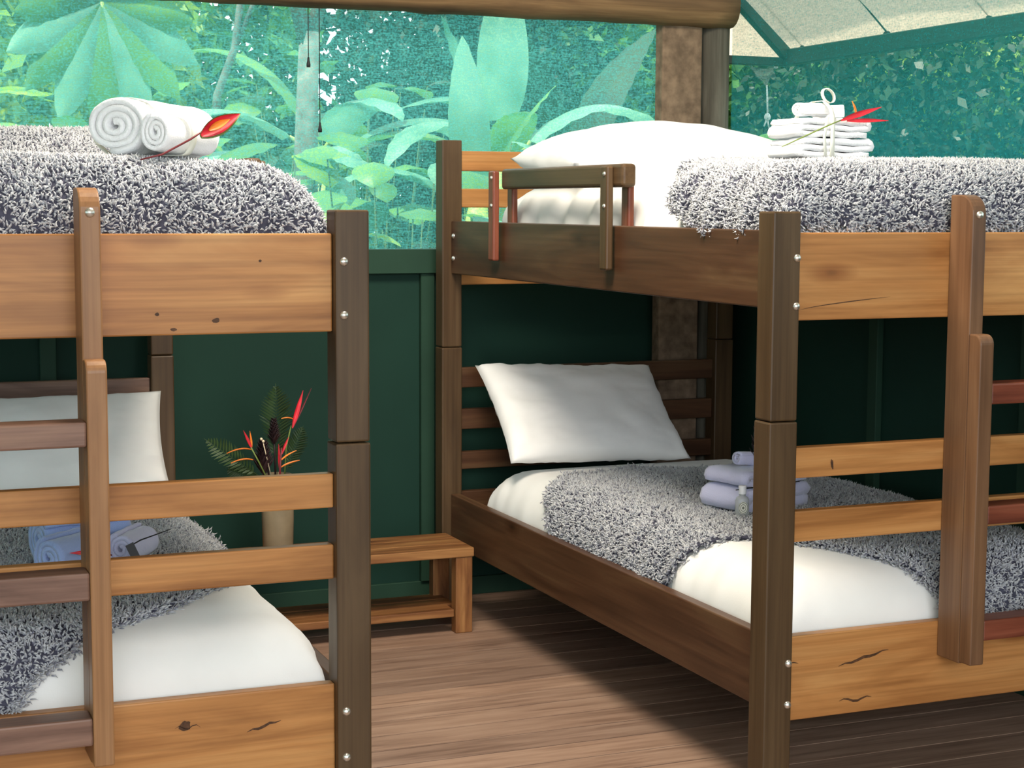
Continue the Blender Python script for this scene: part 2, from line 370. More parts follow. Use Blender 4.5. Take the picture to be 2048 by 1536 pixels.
def rough_cyl(name, p0, p1, r, mat, seg=20, n=26, amp=0.008):
    P0 = Vector(p0); P1 = Vector(p1); V, F = tube_vf([P0.lerp(P1, i / n) for i in range(n + 1)], r, seg)
    V = [v + (v - P0.lerp(P1, (v - P0).dot(P1 - P0) / (P1 - P0).length_squared)).normalized() * amp * mnoise.noise(v * 9) for v in V]
    return mk(name, V, F, mat)
o = rough_cyl('log_beam', (XL, YW - 0.10, 1.962), (2.892, YW - 0.10, 1.962), 0.075, M['log'], n=70)
tag(o, 'round timber log beam running along the top of the back mesh opening', 'beam')
o = board('flat_post', (2.640, YW - 0.10, 0), (2.790, YW - 0.045, 1.905), M['weathered'], bev=0.006); tag(o, 'weathered flat timber post under the right end of the log beam', 'post')
o = rough_cyl('round_post', (2.858, YW - 0.058, 0), (2.858, YW - 0.058, 2.15), 0.052, M['roundpost'], amp=0.004); tag(o, 'grey round pole standing in the room corner beside the flat post', 'post')

# ------------------------------------------------------------------ bunk beds
W_ = 1.05; L_ = 2.05; PW = 0.068; PD = 0.0645
ZT, ZJ, ZH = 1.281, 0.8436, 1.4934
def bunk(loc, rz, mir, label, group, rungs, rung_mat, stile_mat, lu=0.453):
    t = empty('bunk_bed', label, 'bunk bed', loc, rz)
    s = -1 if mir else 1
    def B(name, u0, u1, v0, v1, z0, z1, mat, parent=t, bev=0.003, seg=2):
        return board(name, (s * u0, v0, z0), (s * u1, v1, z1), mat, parent, bev, seg)
    posts = []
    for u in (0, W_ - PW):
        for v, top in ((0, ZT), (L_ - PD, ZH)):
            lo = B('post', u, u + PW, v, v + PD, 0, ZJ - 0.001, M['dark_z'], bev=0.004)
            up = B('upper_post', u + 0.001, u + PW - 0.001, v + 0.001, v + PD - 0.001, ZJ + 0.001, top, M['dark_z'], bev=0.004)
            posts.append((u, v, lo, up))
    # end boards at the foot
    fv = 0.02; ft = 0.028
    def end(name, z0, z1, mat='rail_x', v=fv): return B(name, PW, W_ - PW, v, v + ft, z0, z1, M[mat])
    e1 = end('end_rail', 1.0534, 1.237); e2 = end('end_rail', 0.192, 0.377)
    e3 = end('guard_slat', 0.7185, 0.784); end('guard_slat', 0.581, 0.6476)
    if not mir:
        marks(e1, [streak([(0.072 + 0.232 * q / 8, 1.074 + 0.026 * (q / 8) ** 0.7) for q in range(9)], 0.0012)], fv)
        marks(e2, [streak([(0.197 + 0.016 * q, 0.300 + 0.0032 * q + 0.002 * math.sin(q * 2)) for q in range(9)], 0.0035), streak([(0.200 + 0.012 * q, 0.222 + 0.004 * math.sin(q * 1.3)) for q in range(8)], 0.0028), streak([(0.072 + 0.006 * q, 0.318 + 0.002 * math.sin(q)) for q in range(5)], 0.0014)], fv)
        marks(e3, [blob(0.168, 0.745, 0.0035, 0.011, 0.15, 3)], fv)
    else:
        marks(e1, [blob(-0.395, 1.092, 0.004, 0.003, 0, 1), blob(-0.366, 1.064, 0.006, 0.003, 0, 2), blob(-0.288, 1.079, 0.008, 0.004, 0.2, 4), blob(-0.205, 1.187, 0.003, 0.0022, 0, 5)], fv)
        marks(e2, [blob(-0.356, 0.325, 0.011, 0.009, 0.3, 6), streak([(-0.375 + 0.008 * q, 0.322 + 0.004 * math.sin(q * 1.7)) for q in range(7)], 0.0014), streak([(-0.240 + 0.011 * q, 0.300 + 0.0028 * q + 0.002 * math.sin(q * 2)) for q in range(7)], 0.0030)], fv)
    # head end
    hv = L_ - PD + 0.018
    for z0, z1 in ((1.398, 1.461), (1.284, 1.343), (0.712, 0.776), (0.578, 0.643), (0.449, 0.505)): B('headboard_slat', PW, W_ - PW, hv, hv + ft, z0, z1, M['rail_x'] if z0 > 1 else M['side_x'] if not mir else M['rung_x'])  # lower slats: shade under the upper berth put in as darker wood colour
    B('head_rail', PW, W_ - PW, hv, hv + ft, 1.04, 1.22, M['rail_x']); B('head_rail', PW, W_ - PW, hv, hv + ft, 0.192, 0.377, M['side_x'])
    # side rails
    for u in (0.03, W_ - 0.03 - 0.03):
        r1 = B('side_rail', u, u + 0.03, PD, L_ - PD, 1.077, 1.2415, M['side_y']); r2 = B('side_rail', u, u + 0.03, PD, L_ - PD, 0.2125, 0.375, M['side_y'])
    # slat decks
    for z in (0.235, 1.085):
        bm = bmesh.new()
        for k in range(12):
            v = 0.10 + k * 0.155; box_bm((min(s * .062, s * (W_ - .062)), v, z), (max(s * .062, s * (W_ - .062)), v + 0.08, z + 0.015), 0.002, 1, bm)
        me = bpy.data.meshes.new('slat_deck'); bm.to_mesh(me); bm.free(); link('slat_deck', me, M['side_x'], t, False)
    # bolts on posts
    bolt = lambda u, v, z, d, par: cone_pt((s * u, v, z), d, 0.0085, 'bolt', M['metal'], par)
    ub = PW - 0.010 if not mir else PW - 0.014
    for (u, v, lo, up) in posts:
        if v == 0:
            uu = (u + ub) if u == 0 else (u + PW - ub)
            if mir: uu = (u + PW - 0.017) if u == 0 else (u + 0.017)
            for z, p in ((1.185, up), (1.085, up), (0.325, lo), (0.235, lo)): bolt(uu, 0, z, (0, -1, 0), p)
    for z in (1.195, 1.125): bolt(0.03, L_ - PD - 0.022, z, (-s, 0, 0), posts[1][3])
    # guard rail near the head on the entry side
    g0, g1 = 0.80, 1.57
    bar = B('guard_rail', 0.022, 0.062, g0 - 0.045, g1 - 0.02, 1.337, 1.395, M['dark_y'], bev=0.009, seg=3)
    for v in (g0, g1 - 0.01):
        up1 = B('guard_upright', 0.002, 0.022, v, v + 0.042, 1.13, 1.39, M['red_z'] if v > 1 else M['dark_z'], bev=0.005)
        B('guard_upright', 0.062, 0.08, v, v + 0.042, 1.15, 1.345, M['red_z'], bev=0.005)
        for z in (1.37, 1.29): cone_pt((s * 0.002, v + 0.014, z), (-s, 0, 0), 0.006, 'bolt', M['metal'], up1)
    # ladder on the foot end
    for u in (lu, lu + 0.345):
        def stile(name, v0, v1, z0, z1, m, u=u):
            n = 7; prof = [(v0, z0), (v1, z0), (v1, z1)]
            r = (v1 - v0) * 0.55
            prof = [(v0, z0), (v1, z0), (v1, z1)] + [(v0 + r * (1 - math.sin(a)), z1 - r * (1 - math.cos(a))) for a in [PI / 2 * k / n for k in range(n + 1)]]
            a, b = s * u, s * (u + 0.036); k = len(prof)
            V = [(a, p, q) for p, q in prof] + [(b, p, q) for p, q in prof]
            F = [tuple(range(k)), tuple(range(2 * k - 1, k - 1, -1))] + [(i, k + i, k + (i + 1) % k, (i + 1) % k) for i in range(k)]
            o = mk(name, V, F, m, t, smooth=False)
            bm = bmesh.new(); bm.from_mesh(o.data); bmesh.ops.recalc_face_normals(bm, faces=bm.faces); bm.to_mesh(o.data); bm.free()
            mo = o.modifiers.new('b', 'BEVEL'); mo.width = 0.003; mo.segments = 2; mo.limit_method = 'ANGLE'; mo.angle_limit = 0.6
            return o
        a = stile('ladder_stile', -0.058, 0.0195, 0.30, 1.318, M[stile_mat + '_z'])
        b = stile('ladder_stile', -0.098, -0.0585, 0.304, 1.022, M[stile_mat + '_z'])
        cone_pt((s * (u + 0.018), -0.058, 1.275), (0, -1, 0), 0.009, 'bolt', M['metal'], a)
    for z1, h in rungs:
        B('ladder_rung', lu + 0.036, lu + 0.345, -0.094, -0.035, z1 - h, z1, M[rung_mat + '_x'], bev=0.004)
    return t
RX, RY = 1.8327, 3.0354; LX, LY, LE = 0.9692, 3.0484, -0.0098
bunk((RX, RY, 0), 0, False, 'dark and honey wood bunk bed on the right, beside the corner posts', None, [(0.917, 0.045), (0.652, 0.041), (0.40, 0.045)], 'red', 'ladder_brown')
bunk((LX, LY, 0), LE, True, 'dark and honey wood bunk bed on the left, cut off by the picture edge', None, [(0.916, 0.044), (0.652, 0.05), (0.392, 0.05)], 'rung', 'ladder', 0.503)

# ------------------------------------------------------------------ bedding
class Top:
    """rounded soft top of a bed, parametrised by arclength; mir flips u for the left bunk"""
    def __init__(s, org, rz, mir, zt, zb, rh, rv, crown=0.012, u0=0.064, v0=0.055, wr=0.0, vend=L_ - 0.07):
        s.org = Vector(org); s.R = Matrix.Rotation(rz, 3, 'Z'); s.m = -1 if mir else 1
        s.hu = (W_ - 2 * u0) / 2; s.hv = (vend - v0) / 2; s.cu = W_ / 2; s.cv = (vend + v0) / 2
        s.zt, s.zb, s.rh, s.rv, s.crown, s.wr = zt, zb, rh, rv, crown, wr
        s.arc = (rh + rv) / 2 * PI / 2; s.Su = s.hu - rh + s.arc; s.Sv = s.hv - rh + s.arc
    def prof(s, a, h):
        sg = 1 if a >= 0 else -1; a = abs(a); fl = h - s.rh
        if a < fl: return sg * a, 0.0
        q = (a - fl) / s.arc
        if q < 1: return sg * (fl + s.rh * math.sin(q * PI / 2)), s.rv * (1 - math.cos(q * PI / 2))
        return sg * h, s.rv + (a - fl - s.arc)
    def loc(s, a, b, off=0.0):
        ou, du = s.prof(a, s.hu + off); ov, dv = s.prof(b, s.hv + off)
        x = ou / s.hu; y = ov / s.hv
        d = math.hypot(du, dv) if min(du, dv) < s.rv else max(du, dv)
        z = s.zt + off + s.crown * (1 - min(1, x * x)) * (1 - min(1, y * y)) - d
        p = Vector((s.cu + ou, s.cv + ov, max(z, s.zb)))
        nz = mnoise.noise(Vector((p.x * 2.3, p.y * 2.3, s.zt * 7))); p.z += 0.010 * nz
        if getattr(s, 'ridge', 0): q = min(1, max(0, (p.y - 0.95) / 0.28)); p.z += s.ridge * q * q * (3 - 2 * q) * max(0, 1 - (d / s.rv) ** 2)
        if s.wr:
            k = min(1, max(0, d / 0.05)) * s.wr
            w2 = math.sin(b * 46 + 3 * mnoise.noise(Vector((b * 4, 0, s.zt)))) * mnoise.noise(Vector((b * 7, a * 3, 1.3)))
            w3 = math.sin(a * 40) * mnoise.noise(Vector((a * 6, 3, 1.3)))
            if abs(ou) >= abs(s.hu) * 0.9: p.x += w2 * k * (1 if ou > 0 else -1)
            if abs(ov) >= abs(s.hv) * 0.9: p.y += w3 * k * 0.5
        return p
    def P(s, a, b, off=0.0):
        p = s.loc(a, b, off); p.x *= s.m
        return s.R @ p + s.org
def fix_normals(o):
    bm = bmesh.new(); bm.from_mesh(o.data); bmesh.ops.recalc_face_normals(bm, faces=bm.faces); bm.to_mesh(o.data); bm.free()
def mattress(T, label, mat=None):
    dz = T.zt - T.zb; Au = T.hu - T.rh + T.arc + dz - T.rv; Av = T.hv - T.rh + T.arc + dz - T.rv
    nu, nv = 56, 110; V = []; F = []
    for j in range(nv + 1):
        for i in range(nu + 1): V.append(T.P(-Au + 2 * Au * i / nu, -Av + 2 * Av * j / nv))
    for j in range(nv):
        for i in range(nu): a = j * (nu + 1) + i; F.append((a, a + 1, a + nu + 2, a + nu + 1))
    o = mk('mattress', V, F, mat or M['sheet']); o.data.materials[0] = mat or M['sheet']
    return tag(o, label, 'mattress')
def pile_mat():
    m, n, out = new_mat('fleece_pile')
    at = N(n, 'ShaderNodeAttribute'); at.attribute_name = 'tone'
    v = coords(n, (1, 1, 1)); nz = N(n, 'ShaderNodeTexNoise', i_Scale=5.0, i_Detail=2.0); n.links.new(v, nz.inputs['Vector'])
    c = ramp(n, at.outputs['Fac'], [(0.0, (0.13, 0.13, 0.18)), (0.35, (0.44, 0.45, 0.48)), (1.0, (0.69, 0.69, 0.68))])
    principled(n, out, c, 0.9, 0.1, Sheen_Weight=0.4)
    return m
M['pile'] = pile_mat()
def fleece(T, off, rows, label, spacing=0.0050, tl=0.0115, seed=1):
    """rows: list of (b, a_min, a_max); blanket patch between them.  u-direction a, length direction b"""
    rng = np.random.default_rng(seed)
    nb, na = 90, 60; G = np.zeros((nb + 1, na + 1, 3)); bs = [r[0] for r in rows]
    for j in range(nb + 1):
        b = bs[0] + (bs[-1] - bs[0]) * j / nb
        a0 = np.interp(b, bs, [r[1] for r in rows]); a1 = np.interp(b, bs, [r[2] for r in rows])
        for i in range(na + 1):
            a = a0 + (a1 - a0) * i / na
            bb = b + 0.008 * mnoise.noise(Vector((a * 9, b * 9, seed)))
            p = T.P(a, bb, off); p.z += 0.006 * mnoise.noise(Vector((p.x * 7, p.y * 7, seed)))
            G[j, i] = p
    V = G.reshape(-1, 3); idx = np.arange((nb + 1) * (na + 1)).reshape(nb + 1, na + 1)
    F = np.stack([idx[:-1, :-1], idx[:-1, 1:], idx[1:, 1:], idx[1:, :-1]], -1).reshape(-1, 4)
    # orientation outward
    e1 = G[:-1, 1:] - G[:-1, :-1]; e2 = G[1:, :-1] - G[:-1, :-1]; nrm = np.cross(e1, e2); ar = np.linalg.norm(nrm, axis=2)
    if nrm[nb // 2, na // 2, 2] < 0: F = F[:, ::-1]; nrm = -nrm
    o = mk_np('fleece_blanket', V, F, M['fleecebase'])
    md = o.modifiers.new('s', 'SOLIDIFY'); md.thickness = 0.008; md.offset = -1
    tag(o, label, 'blanket')
    # pile: short curved tufts
    n = int(ar.sum() / spacing ** 2); pr = (ar / ar.sum()).ravel(); cell = rng.choice(len(pr), n, p=pr)
    cj, ci = np.unravel_index(cell, ar.shape); fu = rng.random((n, 1)); fw = rng.random((n, 1))
    base = (G[cj, ci] * (1 - fu) + G[cj, ci + 1] * fu) * (1 - fw) + (G[cj + 1, ci] * (1 - fu) + G[cj + 1, ci + 1] * fu) * fw
    nn = nrm[cj, ci]; nn /= np.linalg.norm(nn, axis=1, keepdims=True) + 1e-9
    # extra tufts along the border, leaning outward
    bd = []
    for (J, I, J2, I2) in [(0, slice(None), 1, slice(None)), (nb, slice(None), nb - 1, slice(None)), (slice(None), 0, slice(None), 1), (slice(None), na, slice(None), na - 1)]:
        e = G[J, I]; q = G[J2, I2]; bd.append((e, e - q))
    be = np.concatenate([b[0] for b in bd]); bo = np.concatenate([b[1] for b in bd]); bo /= np.linalg.norm(bo, axis=1, keepdims=True) + 1e-9
    rep = 30; be = np.repeat(be, rep, 0) + rng.normal(0, .006, (len(be) * rep, 3)); bo = np.repeat(bo, rep, 0)
    low = rng.random((len(be), 1)) * 0.013
    n2 = len(be)
    base = np.vstack([base, be - np.array([0, 0, 1]) * low]); dirn = np.vstack([nn, bo * 0.9 + np.array([0, 0, 0.5])])
    nt_ = len(base)
    ph = np.stack([np.sin(base[:, 0] * 55 + base[:, 2] * 40) + np.sin(base[:, 1] * 37), np.cos(base[:, 1] * 49 + base[:, 0] * 23), np.sin(base[:, 0] * 31 - base[:, 1] * 43)], 1)
    lean = rng.normal(0, 0.75, (nt_, 3)) + 0.25 * ph + np.array([0, 0, -0.08])
    d1 = dirn + lean * 0.55; d1 /= np.linalg.norm(d1, axis=1, keepdims=True)
    d2 = dirn * 0.45 + lean; d2 -= np.minimum(0, (d2 * dirn).sum(1, keepdims=True)) * dirn; d2 /= np.linalg.norm(d2, axis=1, keepdims=True) + 1e-9
    ln = tl * rng.uniform(0.6, 1.25, (nt_, 1)); wd = rng.uniform(0.0012, 0.0022, (nt_, 1))
    s1 = np.cross(d1, rng.normal(0, 1, (nt_, 3))); s1 /= np.linalg.norm(s1, axis=1, keepdims=True) + 1e-9; s2 = np.cross(d1, s1)
    p0 = base - d1 * 0.002; p1 = base + d1 * ln * 0.5; p2 = p1 + d2 * ln * 0.5
    ang = [0, 2 * PI / 3, 4 * PI / 3]; rings = []
    for p, ww in ((p0, wd * 0.9), (p1, wd * 1.25)):
        for a in ang: rings.append(p + (s1 * math.cos(a) + s2 * math.sin(a)) * ww)
    rings.append(p2 + d2 * 0.001)
    TV = np.stack(rings, 1).reshape(-1, 3); o7 = (np.arange(nt_) * 7)[:, None, None]
    tri = np.array([(0, 1, 4), (0, 4, 3), (1, 2, 5), (1, 5, 4), (2, 0, 3), (2, 3, 5), (3, 4, 6), (4, 5, 6), (5, 3, 6)])
    TF = (tri[None] + o7).reshape(-1, 3)
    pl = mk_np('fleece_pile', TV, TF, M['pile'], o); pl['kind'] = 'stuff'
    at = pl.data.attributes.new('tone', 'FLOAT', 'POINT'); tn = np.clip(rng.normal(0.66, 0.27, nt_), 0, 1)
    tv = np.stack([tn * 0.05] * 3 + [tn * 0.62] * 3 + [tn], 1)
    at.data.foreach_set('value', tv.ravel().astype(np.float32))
    return o

RB = ((RX, RY, 0), 0, False); LB = ((LX, LY, 0), LE, True)
TRl = Top(*RB, 0.485, 0.252, 0.12, 0.12, 0.02, wr=0.012, vend=1.80, u0=0.074)
TLl = Top(*LB, 0.485, 0.252, 0.11, 0.11, 0.02, wr=0.008, vend=1.85, u0=0.074)
TRu = Top(*RB, 1.355, 1.102, 0.14, 0.13, 0.012, wr=0.030, vend=1.72, u0=0.082, v0=0.085)
TLu = Top(*LB, 1.350, 1.102, 0.14, 0.13, 0.012, wr=0.008, vend=1.80, u0=0.080, v0=0.085)
TLu.ridge = 0.085
mattress(TRl, 'white sheeted mattress on the lower berth of the right bunk bed')
mattress(TLl, 'white sheeted mattress on the lower berth of the left bunk bed')
mattress(TRu, 'white sheeted mattress on the upper berth of the right bunk bed')
mattress(TLu, 'white sheeted mattress on the upper berth of the left bunk bed, under grey fleece')
def bq(T, v): return v - T.cv    # plan v to arclength on the flat
# lower right: corner at the foot left bare; rows (b, a_min, a_max)
T = TRl; S_ = T.Su + 0.06
fleece(T, 0.012, [(-T.Sv - 0.05, 0.01, S_), (-T.Sv + 0.06, -0.05, S_), (bq(T, 0.30), -0.19, S_), (bq(T, 0.44), -0.29, S_), (bq(T, 0.60), -T.Su - 0.05, S_), (bq(T, 1.20), -T.Su - 0.05, S_), (bq(T, 1.28), -T.Su + 0.02, 0.30), (bq(T, 1.40), -0.41, 0.02), (bq(T, 1.46), -0.34, -0.08)],
       'grey fleece throw on the lower berth of the right bunk bed, foot corner bare', seed=2)
T = TLl; S_ = T.Su + 0.06
fleece(T, 0.012, [(-T.Sv - 0.09, 0.20, S_), (-T.Sv + 0.04, 0.10, S_), (bq(T, 0.26), -0.20, S_), (bq(T, 0.44), -0.36, S_), (bq(T, 0.62), -0.42, S_), (bq(T, 1.22), -0.42, S_)],
       'grey fleece throw on the lower berth of the left bunk bed, folded back diagonally', seed=3)
T = TRu; S_ = T.Su + 0.045
fleece(T, 0.035, [(-T.Sv - 0.045, -S_, S_), (bq(T, 0.36), -S_, S_), (bq(T, 0.47), -S_ + 0.01, S_), (bq(T, 0.54), -S_ + 0.08, S_), (bq(T, 0.85), -0.20, S_), (bq(T, 1.15), 0.02, S_)],
       'shaggy grey fleece throw on the upper berth of the right bunk bed', seed=4)
T = TLu; S_ = T.Su + 0.02
fleece(T, 0.020, [(-T.Sv - 0.03, -S_, S_), (bq(T, 1.40), -S_, S_)],
       'shaggy grey fleece throw on the upper berth of the left bunk bed', seed=5)

def pillow(center, ux, uy, w, h, t, label, seed=0, sag=0.0, pinch=0.075, mat=None, pw=0.72):
    ux = Vector(ux).normalized(); uy = Vector(uy); uy = (uy - ux * uy.dot(ux)).normalized(); uz = ux.cross(uy); c = Vector(center)
    n = 44; V = []; F = []
    for side in (1, -1):
        for j in range(n + 1):
            for i in range(n + 1):
                x = -1 + 2 * i / n; y = -1 + 2 * j / n
                e = max(0, 1 - x * x) ** 0.5 * max(0, 1 - y * y) ** 0.5
                z = side * t * (e ** pw)
                px = x * (w / 2) * (1 - pinch * (1 - y * y)); py = y * (h / 2) * (1 - pinch * 1.3 * (1 - x * x))
                edge = max(abs(x), abs(y))
                wr = 0.009 * mnoise.noise(Vector((x * 3 + seed, y * 3, side))) + 0.006 * edge ** 2 * mnoise.noise(Vector((x * 9 + seed, y * 9, side)))
                z += wr * (1 if e > 0.01 else 0)
                p = c + ux * px + uy * py + uz * (z - sag * (x * x))
                V.append(p)
    m = (n + 1) ** 2
    for s in (0, 1):
        for j in range(n):
            for i in range(n):
                a = s * m + j * (n + 1) + i; q = (a, a + 1, a + n + 2, a + n + 1); F.append(q if s == 0 else q[::-1])
    me = bpy.data.meshes.new('pillow'); me.from_pydata([tuple(v) for v in V], [], F)
    bm = bmesh.new(); bm.from_mesh(me); bmesh.ops.remove_doubles(bm, verts=bm.verts, dist=1e-4)
    bmesh.ops.recalc_face_normals(bm, faces=bm.faces); bm.to_mesh(me); bm.free()
    o = link('pillow', me, mat or M['pillow']); 
    return tag(o, label, 'pillow')
pillow((2.222, 4.80, 0.648), (0.60, 0.02, -0.02), (0.02, 0.30, 0.27), 0.62, 0.40, 0.065, 'white pillow leaning on the headboard of the right lower berth', 1, pinch=0.05)
pillow((0.58, 4.88, 0.615), (1, -0.02, 0.0), (0, 0.14, 0.27), 0.70, 0.30, 0.06, 'white pillow leaning on the headboard of the left lower berth', 5, pinch=0.04)
pillow((2.32, 4.46, 1.418), (1, 0.0, 0.0), (0, 1, 0.05), 0.79, 0.46, 0.118, 'plump white pillow lying on the right upper berth', 9, pinch=0.03, pw=0.95)

# ------------------------------------------------------------------ towels
def ribbon_vf(path, thick, length, axis, origin, xdir, zdir, seg=10, bulge=0.0, sd=0):
    """a flat band following a 2D path (in xdir,zdir), extruded along axis; closed skin"""
    axis = Vector(axis).normalized(); xd = Vector(xdir).normalized(); zd = Vector(zdir).normalized(); o = Vector(origin)
    n = len(path); L = []; R = []
    for i in range(n):
        x0, z0 = path[max(0, i - 1)]; x1, z1 = path[min(n - 1, i + 1)]; tx, tz = x1 - x0, z1 - z0; d = math.hypot(tx, tz) or 1
        nx, nz = -tz / d, tx / d; x, z = path[i]
        L.append((x + nx * thick / 2, z + nz * thick / 2)); R.append((x - nx * thick / 2, z - nz * thick / 2))
    tx, tz = path[-1][0] - path[-2][0], path[-1][1] - path[-2][1]; d = math.hypot(tx, tz) or 1
    capE = [(path[-1][0] + tx / d * thick * .45, path[-1][1] + tz / d * thick * .45)]
    loop = L + capE + R[::-1]; k = len(loop); V = []; F = []
    for s in range(seg + 1):
        q = s / seg; e = 1 - 0.06 * max(0, (abs(q - .5) * 2 - .8) / .2) ** 2
        for (x, z) in loop:
            p = o + axis * (length * (q - 0.5)) + xd * (x * e) + zd * (z * e)
            p += (xd + zd) * 0.0018 * mnoise.noise(p * 38 + Vector((sd, 0, 0))) + zd * 0.003 * mnoise.noise(p * 14)
            V.append(p)
    for s in range(seg):
        for i in range(k): a = s * k + i; b = s * k + (i + 1) % k; F.append((a, b, b + k, a + k))
    for s, fl in ((0, 0), (seg, 1)):
        for i in range(n - 1):
            a, b = s * k + i, s * k + i + 1; c_, d_ = s * k + (2 * n - i - 1), s * k + (2 * n - i)
            q = (a, b, c_, d_); F.append(q if fl else q[::-1])
        F.append(((s * k + n - 1), s * k + n, s * k + n + 1))
    return V, F
def roll_path(R, thick, turns, squash=1.0, flat=0.0, n=26, wide=1.0):
    pts = []; tot = int(turns * n); r0 = thick * 0.55
    for i in range(tot + 1):
        a = 2 * PI * i / n; r = r0 + (R - thick / 2 - r0) * i / tot
        x = r * math.cos(a + 1.2); z = r * math.sin(a + 1.2) * squash
        if z < -R * squash * (1 - flat): z = -R * squash * (1 - flat) + (z + R * squash * (1 - flat)) * 0.2
        pts.append((x * wide, z))
    return pts
def towel_roll(center, axis, R, length, thick, turns, mat, label, cat='towel', squash=1.0, group=None, sd=0, wide=1.0):
    ax = Vector(axis).normalized(); zd = Vector((0, 0, 1)); zd = (zd - ax * zd.dot(ax)).normalized(); xd = zd.cross(ax)
    V, F = ribbon_vf(roll_path(R, thick, turns, squash, 0.06, 26, wide), thick * 0.94, length, ax, center, xd, zd, seg=18, sd=sd)
    o = mk('rolled_towel', V, F, mat); fix_normals(o)
    return tag(o, label, cat, group)
def folded_path(w, layers, t):
    pts = []; r = t / 2
    for l in range(layers):
        z = (l + 0.5) * t; d = 1 if l % 2 == 0 else -1
        for q in range(9): x = (-1 + 2 * q / 8) * (w / 2 - r) * d; pts.append((x, z + 0.0015 * math.sin(q * 1.7 + l)))
        if l < layers - 1:
            for a in (0.25, 0.5, 0.75): an = -PI / 2 + PI * a; pts.append((d * (w / 2 - r + r * math.cos(an)), z + t / 2 + t / 2 * math.sin(an)))
    return pts
def towel_fold(base, axis, w, length, layers, t, mat, label, sd=0):
    ax = Vector(axis).normalized(); zd = Vector((0, 0, 1)); xd = zd.cross(ax)
    V, F = ribbon_vf(folded_path(w, layers, t), t * 0.9, length, ax, base, xd, zd, seg=14, sd=sd)
    o = mk('folded_towel', V, F, mat); fix_normals(o)
    return tag(o, label, 'towel')
def strap(name, pts, nrm_w, width, mat, parent=None, thick=0.0012):
    """flat band through pts; nrm_w = width direction"""
    wv = Vector(nrm_w).normalized() * width / 2; P = [Vector(p) for p in pts]; V = []; F = []
    for i, p in enumerate(P):
        t = (P[min(i + 1, len(P) - 1)] - P[max(i - 1, 0)]).normalized(); nn = t.cross(wv).normalized() * thick / 2
        V += [p + wv + nn, p - wv + nn, p - wv - nn, p + wv - nn]
    for i in range(len(P) - 1):
        for k in range(4): a = i * 4 + k; b = i * 4 + (k + 1) % 4; F.append((a, b, b + 4, a + 4))
    F += [(3, 2, 1, 0), tuple(len(V) - 4 + k for k in range(4))]
    o = mk(name, V, F, mat, parent); return o
def petal_vf(p0, d, up, L, w, curl=0.1, n=12, thick=0.0022, tipw=0.0, cup=0.5, seg=6):
    d = Vector(d).normalized(); up = Vector(up); up = (up - d * up.dot(d)).normalized(); sd = d.cross(up); p0 = Vector(p0); V = []; F = []
    for side in (1, -1):
        for i in range(n + 1):
            q = i / n; ww = w * (math.sin(PI * min(1, q * 0.96 + 0.04)) ** 0.8) * (1 - 0.45 * q) + tipw
            if i == n: ww = 0.0004
            c = p0 + d * (L * q) + up * (curl * L * q * q)
            for k in range(seg + 1):
                x = -1 + 2 * k / seg
                V.append(c + sd * (x * ww) + up * (cup * ww * x * x + side * thick / 2))
    m = (n + 1) * (seg + 1)
    for s in (0, 1):
        for i in range(n):
            for k in range(seg): a = s * m + i * (seg + 1) + k; q = (a, a + 1, a + seg + 2, a + seg + 1); F.append(q if s else q[::-1])
    for i in range(n):
        for k in (0, seg): a = i * (seg + 1) + k; b = a + seg + 1; F.append((a, b, b + m, a + m))
    return V, F
def flower(name, label, stem_pts, sr, petals, group=None, stem_mat='stem'):
    b = Vector(stem_pts[0]); t = empty(name, label, 'flower', b, 0, group)
    tube('stem', [Vector(p) - b for p in stem_pts], sr, M[stem_mat], t, 7)
    for p0, d, up, L, w, curl, mt in petals:
        V, F = petal_vf(Vector(p0) - b, d, up, L, w, curl); mk('bract', V, F, M[mt], t)
    return t

# A: upper left berth — big roll, small roll, ribbon, parrot-flower bract
za = 1.382
axA = Vector((0.78, 0.62, -0.03)).normalized()
towel_roll((0.630, 3.385, za + 0.055), axA, 0.062, 0.215, 0.0145, 3.6, M['towel'], 'large rolled white bath towel on the left upper berth', squash=0.95, sd=1, wide=1.42)
towel_roll((0.662, 3.262, za + 0.040), axA, 0.041, 0.150, 0.010, 3.0, M['towel'], 'small rolled white towel tied in front of the large bath towel roll', squash=1.05, sd=2)
cR = Vector((0.626, 3.283, za)); sdv = Vector((axA.y, -axA.x, 0))
def hull(P):
    P = sorted(set(P)); cr = lambda o, a, b: (a[0] - o[0]) * (b[1] - o[1]) - (a[1] - o[1]) * (b[0] - o[0]); H = []
    for seq in (P, P[::-1]):
        h = []
        for p in seq:
            while len(h) > 1 and cr(h[-2], h[-1], p) <= 0: h.pop()
            h.append(p)
        H += h[:-1]
    return H
q = []
for (cx_, cy_, cz_, rx_, rz_2) in ((0.630, 3.385, 0.053, 0.091, 0.058), (0.662, 3.262, 0.040, 0.044, 0.046)):
    dd = (Vector((cx_, cy_, 0)) - Vector((cR.x, cR.y, 0))).dot(sdv)
    q += [(round(dd + rx_ * math.cos(2 * PI * k / 40), 5), round(max(0.0, cz_ + rz_2 * math.sin(2 * PI * k / 40)), 5)) for k in range(40)]
hl = hull(q); hl.append(hl[0]); loop = [cR + sdv * a + Vector((0, 0, b)) for a, b in hl]
rb = strap('ribbon', [p - cR for p in loop], axA, 0.016, M['ribbon']); rb.location = cR; tag(rb, 'cream ribbon tied round the rolled towels on the left upper berth', 'ribbon')
